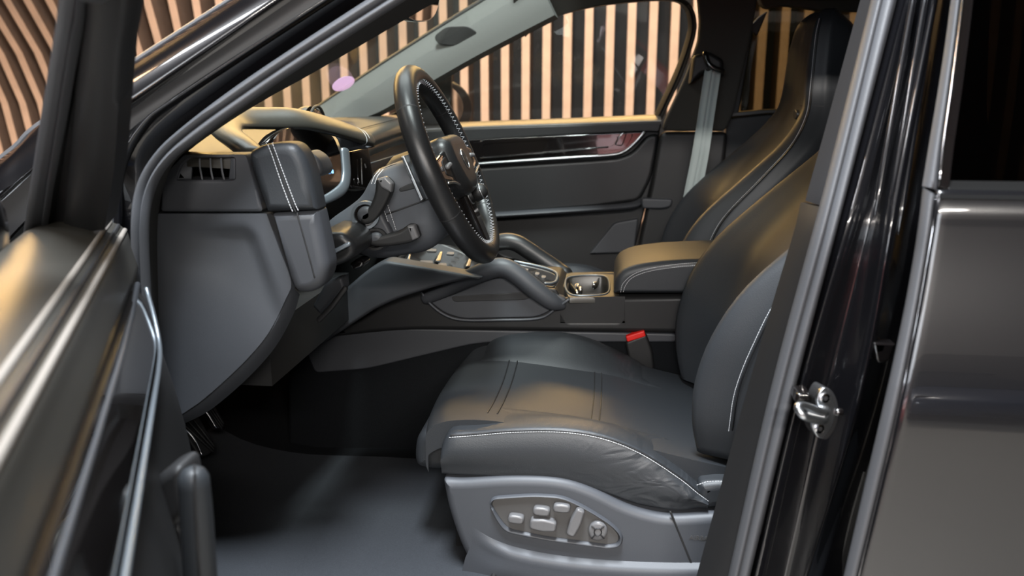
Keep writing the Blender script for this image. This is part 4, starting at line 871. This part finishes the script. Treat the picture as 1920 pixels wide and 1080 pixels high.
# the driver seat's side shield with its switches
SY = -.628
shield = rslab('side_shield', [(829, 900, 8), (860, 903, 20), (960, 896, 40), (1050, 899, 40), (1110, 918, 50), (1180, 955, 50), (1250, 972, 30), (1345, 966, 10), (1372, 985, 10), (1350, 1120, 10), (930, 1130, 20), (872, 1050, 60), (840, 960, 40)], SY, .10, .014, PLA, ds, K=6)
ridge = cr([V(p) for p in ((884, 1000), (925, 1024), (980, 1042), (1060, 1056), (1150, 1064), (1250, 1068), (1330, 1068))], 5)
rows = []
for k, (dv, d) in enumerate(((-16, .002), (-8, -.004), (0, -.010), (9, -.013), (22, -.0135), (45, -.0145), (110, -.004))):
    rows.append([P(p.x-(dv*.25 if k > 4 else 0), p.y+dv, SY+d*(sst(880, 960, p.x))) for p in ridge])
grid('lower_step', rows, PLA, shield, up=2, T=.012, ang=80)
rslab('shield_joint', [(1255, 960, 1), (1259, 960, 1), (1316, 1100, 1), (1312, 1100, 1)], SY-.0006, .004, .0005, RUBD, shield, rad=1)
so = [(916, 942, 12), (925, 931, 12), (1000, 926, 20), (1055, 929, 20), (1100, 950, 30), (1150, 982, 20), (1170, 1004, 14), (1166, 1026, 12), (1140, 1030, 12), (1020, 1014, 20), (945, 998, 16), (928, 974, 16)]
si = [(921, 944, 8), (928, 936, 8), (1000, 931, 20), (1053, 934, 20), (1097, 955, 30), (1145, 986, 16), (1161, 1004, 12), (1158, 1018, 8), (1140, 1021, 8), (1022, 1005, 16), (953, 991, 12), (936, 970, 12)]
o3 = [PL(p.x, p.y, SY-.003) for p in rc(so)]; i3 = [PL(p.x, p.y, SY-.004) for p in rc(si)]
rows = [[p+V((0, .004, 0)) for p in o3+o3[:1]], [p.lerp(q, .35)+V((0, -.0045, 0)) for p, q in zip(o3+o3[:1], i3+i3[:1])], [p.lerp(q, .7)+V((0, -.003, 0)) for p, q in zip(o3+o3[:1], i3+i3[:1])], [p+V((0, .003, 0)) for p in i3+i3[:1]]]
grid('switch_surround', rows, PLA, shield, up=2, T=.004, ang=80)
sp_ = rslab('switch_panel', si, SY-.0025, .006, .0008, PNL, ds)
def switch(nm, uv, T=.012, r=.004, rad=6, bulge=0, m=BTN):
    return rslab(nm, uv, SY-.0025-T, T, r, m, sp_, rad=rad, bulge=bulge, K=5)
def rot(cx, cy, w, h, a, bow=0):
    c, s = math.cos(a), math.sin(a); out = []
    for x, y in ((-w, -h), (0, -h-bow), (w, -h), (w, h), (0, h+bow), (-w, h)): out.append((cx+x*c-y*s, cy+x*s+y*c))
    return out
switch('seat_switch', rot(967, 976, 15, 7, .13, 1.5)); switch('seat_switch', rot(1015, 961, 16, 7, .12, 1.5)); switch('seat_switch', rot(1053, 955, 16, 7, .08, 1.5))
switch('seat_switch', rot(1018, 987, 25, 9, .12, 3), T=.014)
switch('recline_switch', rot(1079, 982, 27, 8, -1.17, 3), T=.014)
lm = switch('lumbar_switch', [(1121+18*math.cos(t), 998+18*math.sin(t), 0) for t in [i*math.pi/14 for i in range(28)]], T=.010, r=.005, bulge=.0012)
for k in range(4):
    a = math.pi/4+k*math.pi/2; tube('switch_groove', [P(1121+7*math.cos(a), 998+7*math.sin(a), SY-.0142), P(1121+16*math.cos(a), 998+16*math.sin(a), SY-.0130)], .0012, RUBD, lm, seg=6)
tube('switch_groove', [P(1121+7*math.cos(t), 998+7*math.sin(t), SY-.0142) for t in [2*math.pi*i/16 for i in range(16)]], .001, RUBD, lm, seg=6, closed=True)
rslab('rear_cover', [(1312, 908, 8), (1345, 904, 8), (1375, 905, 6), (1375, 950, 6), (1325, 958, 12), (1308, 935, 8)], -.615, .10, .014, LEA, ds)
stitch('stitching', [P(u, v, -.617) for u, v in ((1308, 909), (1325, 903), (1345, 902), (1370, 903))], STI, ds, pitch=.0042, ln=.003, r=.0008)
fc = bpy.data.curves.new('airbag_mark', 'FONT'); fc.body = 'AIRBAG'; fc.size = .011; fc.extrude = .0003; fc.align_x = 'CENTER'
fo_ = bpy.data.objects.new('lettering', fc); COL.objects.link(fo_); bpy.context.view_layer.update()
me_ = bpy.data.meshes.new_from_object(fo_.evaluated_get(bpy.context.evaluated_depsgraph_get())); bpy.data.objects.remove(fo_)
fo_ = bpy.data.objects.new('embossed_lettering', me_); COL.objects.link(fo_); fo_.parent = shield; me_.materials.clear(); me_.materials.append(PNL)
fo_.location = P(1315, 1013, SY-.0004)-org(shield); fo_.rotation_euler = (math.pi/2, 0, 0)
rslab('rail_end_cap', [(838, 1071), (876, 1073), (874, 1104), (834, 1104)], -.60, .03, .004, ALU, ds, rad=4)
# belt buckle
bu = thing('belt_buckle', 'black belt buckle with bright red release button beside the driver seat', 'belt buckle', tuple(P(1192, 690, -.125)))
rslab('buckle_body', [(1172, 642, 6), (1212, 626, 6), (1224, 660, 8), (1234, 760, 6), (1196, 760, 6)], -.128, .024, .006, PLD, bu)
rslab('release_button', [(1173, 631, 3), (1208, 620, 3), (1211, 631, 3), (1176, 642, 3)], -.130, .022, .003, REDP, bu)

# ------------------------------------------------------------------ pedals, mat
def pedal(label, pts, Yp, T, n, strip):
    t = thing('foot_pedal', label, 'pedal', tuple(P(pts[0][0], pts[0][1], Yp)))
    p0 = P(pts[0][0], pts[0][1], Yp)
    pl = rslab('pedal_plate', pts, 0, T, .004, RUBD, t, n=n, p0=p0)
    tube('pedal_edge', [PN(u, v, p0+V(n).normalized()*.002, V(n)) for u, v in strip], .0022, CHR, t, seg=8, smooth=3)
    for k in range(3):
        q = .2+.25*k; a = V(pts[0][:2]).lerp(V(pts[1][:2]), q); b = V(pts[3][:2]).lerp(V(pts[2][:2]), q)
        tube('grip_rib', [PN(a.x, a.y, p0+V(n).normalized()*.002, V(n)), PN(b.x, b.y, p0+V(n).normalized()*.002, V(n))], .003, PLD, t, seg=6)
    tube('pedal_arm', [p0+V((-.02, .02, .0)), p0+V((-.12, .03, .12)), p0+V((-.22, .03, .26))], .010, RUBD, t, seg=8, smooth=3)
    return t
pedal('wide brake pedal with bright rim under the dashboard end', [(338, 800), (372, 778), (402, 830), (398, 850), (375, 858)], -.50, .02, (.9, -.35, .35), ((341, 802), (355, 812), (368, 830), (378, 852)))
pedal('ribbed pedal with bright rim behind the brake pedal', [(384, 765), (402, 757), (420, 788), (414, 806)], -.40, .02, (.9, -.35, .35), ((384, 769), (393, 782), (405, 802)))
fm = thing('floor_mat', 'dark grey pile floor mat in the driver footwell', 'floor mat', (-.4, -.37, .43))
rows = [[V((x, y, .432+.28*sst(-.75, -1.15, x)+.003)) for x in (-.98, -.85, -.7, -.5, -.3, -.18)] for y in (-.715, -.55, -.4, -.2)]
grid('pile', rows, MATC, fm, up=4, T=.008)
tube('binding', [V((-.18, -.70, .437)), V((-.18, -.4, .437)), V((-.18, -.2, .437))], .005, RUBD, fm, seg=8, smooth=3)
tube('binding', [V((x, -.71, .434+.28*sst(-.75, -1.15, x))) for x in (-.98, -.85, -.7, -.5, -.3, -.18)], .005, RUBD, fm, seg=8, smooth=3)
# rear view mirror behind the windscreen
mr = thing('rear_view_mirror', 'frameless rear view mirror hanging at the top of the windscreen', 'mirror', tuple(P(790, 10, 0)))
mo = [(753, 10, 20), (757, -40, 16), (800, -60, 10), (826, -50, 12), (826, 10, 22), (812, 40, 18), (780, 42, 16), (760, 32, 14)]
mb = rslab('mirror_case', mo, 0, .02, .006, PIANO, mr, n=(1, -.2, -.02), p0=P(790, 10, 0))
rslab('mirror_glass', [(u+(790-u)*.05, v+(0-v)*.04, r) for u, v, r in mo], 0, .003, .0008, MIR, mr, n=(1, -.2, -.02), p0=P(790, 10, 0)+V((.003, -.0015, 0)))
tube('mirror_stem', [P(790, 10, 0)+V((-.02, .01, .0)), P(790, 10, 0)+V((-.04, .02, .05))], .01, PLD, mr, seg=8)

# ------------------------------------------------------------------ open front door in the foreground
HG = V((-.61, -.89, 0)); dv = V((.44, -.90, 0)).normalized(); nn = V((-dv.y, dv.x, 0))
def D(s, n, z): return HG+dv*s+nn*n+V((0, 0, z))
fd = thing('front_door', 'open front door in the left foreground, padded top with two pale lines', 'car door', tuple(D(0, -.05, .45)))
E = -.022
def drow(n, zt, s0=-.09, s1=1.12): return [D(s0+(s1-s0)*t, n+E, zt) for t in (0, .03, .12, .3, .5, .75, 1)]
# n is measured to the inner side of the door, s along it from the hinge
rows = [drow(-.105, 1.046, -.03), drow(-.098, 1.055, -.04), drow(-.08, 1.062, -.09), drow(-.055, 1.063, -.12), drow(-.032, 1.059, -.11), drow(-.012, 1.052, -.10), drow(.002, 1.0445, -.095), drow(.011, 1.034, -.09), drow(.014, 1.015, -.088), drow(.02, .985, -.086)]
pt = grid('padded_top', rows, DASHL, fd, up=4, T=.02)
for n, z, r in ((-.0095, 1.0513, .0034), (.0078, 1.0390, .0034)):
    tube('pale_line', [D(-.085+1.2*t, n+E, z) for t in [i/24 for i in range(25)]], r, PALE, pt, seg=8)
tube('line_groove', [D(-.085+1.2*t, .0005+E, 1.0458) for t in [i/24 for i in range(25)]], .003, RUBD, pt, seg=6)
ip = [(1.03, .010), (.985, .018), (.93, .034), (.88, .046), (.80, .062), (.72, .072), (.62, .074), (.50, .066)]
rows = [[D(s, n+E+(.0 if s > -.05 else -.012), z) for s in (-.092, -.075, 0, .2, .5, .8, 1.1)] for z, n in ip]
pnl = grid('inner_panel', rows, PLD, fd, up=3, T=.05)
rows = [[D(s, n, z) for s in (.05, .09, .2, .5, 1.1)] for z, n in ((.985, .006), (.97, .014), (.945, .022), (.925, .026), (.912, .020))]
gt = grid('glossy_trim', rows, PIANO, fd, up=3, T=.01)
tube('chrome_line', [D(.05, .016, .985), D(.075, .024, .95), D(.105, .0285, .925), D(.16, .0295, .916), D(.3, .0295, .914), D(.7, .0295, .914), D(1.1, .0295, .914)], .0030, SILV, gt, seg=8, smooth=4)
tube('panel_bead', [D(.02, .004, .985), D(.3, .008, .978), D(1.1, .008, .978)], .0035, PLM, fd, seg=8, smooth=3)
gb = [(363, 895), (368, 960), (373, 1040), (378, 1120), (384, 1220)]
gh = tube('pull_handle', [P(u, v, -1.20) for u, v in gb], [.0142, .0152, .0156, .0158, .016], LEA, fd, seg=24, smooth=4, up=(0, 1, 0))
tube('handle_seam', [P(u-3, v-18, -1.2155)+V((0, .005 if v < 900 else 0, 0)) for u, v in gb], .0012, RUBD, gh, seg=6, smooth=3)
rslab('handle_mount', [(266, 940, 30), (290, 892, 30), (336, 872, 20), (352, 960, 20), (318, 1000, 30), (276, 985, 30)], -1.16, .04, .01, RUBD, fd)
rslab('lower_pocket', [(290, 1010, 10), (325, 980, 10), (350, 1000, 10), (360, 1160, 10), (270, 1160, 10)], -1.15, .03, .008, PLM, fd)
# window frame of the open door, raked towards the camera as it rises
yf = lambda z: -.90-max(0, z-1.03)*.75
yd = lambda d: (lambda z: yf(z)+d)
fr1 = [(113, -30), (108, 30), (90, 140), (72, 250), (57, 350), (44, 436)]
fr2 = [(128, -30), (124, 30), (106, 140), (89, 250), (72, 350), (60, 436)]
fr3 = [(150, -30), (146, 30), (136, 80), (118, 190), (98, 320), (82, 436)]
fr4 = [(154, -30), (156, 30), (150, 90), (138, 190), (130, 320), (118, 436)]
fr5 = [(245, -30), (238, 40), (228, 110), (221, 210), (213, 320), (196, 430)]
band('frame_rail', fr1, fr2, yd(0), yd(-.01), .006, RUB, fd, nu=6, T=.02)
band('glass_run', fr2, fr3, yd(.012), yd(.004), -.004, RUBD, fd, nu=5, T=.02)
band('run_lip', [(u-4, v) for u, v in fr3], [(u+6, v) for u, v in fr3], yd(-.004), yd(0), .005, RUB, fd, nu=5, T=.015)
band('frame_cover', fr4, fr5, yd(.012), yd(.004), .012, PLD, fd, nu=8, T=.03)
band('frame_gap', [(u+5, v) for u, v in fr3], [(u+3, v) for u, v in fr4], yd(.02), yd(.02), .0, RUBD, fd, nu=3, T=.015)
rslab3('window_pane', [D(s, -.12+E, z) for s, z in ((-.02, 1.02), (1.1, 1.02), (1.1, 1.55), (.75, 1.55))], tuple(nn), .004, .0005, GLD, fd)
rows = [drow(-.135, 1.0, -.03), drow(-.130, 1.030, -.03), drow(-.118, 1.036, -.03), drow(-.108, 1.020, -.03)]
grid('window_seal', rows, RUBD, fd, up=3, T=.01)
rows = [[D(s, n, z) for s in (-.03, .1, .4, .8, 1.12)] for z, n in ((1.02, -.155), (.95, -.175), (.8, -.19), (.6, -.19), (.4, -.18), (.3, -.15))]
grid('outer_skin', rows, PAINT, fd, up=3, T=.01)
mh = loft('door_mirror', [[D(.10, -.25, 1.075)+nn*(.13-.24*t)+V((0, 0, 0))+dv*(.075*w*math.cos(a))+V((0, 0, .085*w*math.sin(a))) for a in [2*math.pi*i/16 for i in range(16)]] for t, w in ((0, .35), (.05, .65), (.2, .95), (.5, 1), (.8, .8), (.95, .5), (1, .3))], PAINT, fd, up=2)
tp = P(200, -30, yf(1.36)); fr_top = [P(175, -25, yf(1.36)), D(.62, -.075, 1.49), D(.85, -.07, 1.53), D(1.04, -.065, 1.50), D(1.10, -.06, 1.35), D(1.11, -.055, 1.04)]
tube('frame_bar', fr_top, [(.022, .016)]*6, RUB, fd, seg=10, smooth=5)
rows = [[D(s, n, z) for s in (-.02, .3, .7, 1.1)] for n, z in ((-.145, .98), (-.04, .98), (-.01, .90), (.02, .7), (.02, .36), (-.14, .33))]
loft('door_core', [[r[k] for r in rows] for k in range(4)], PLD, fd)
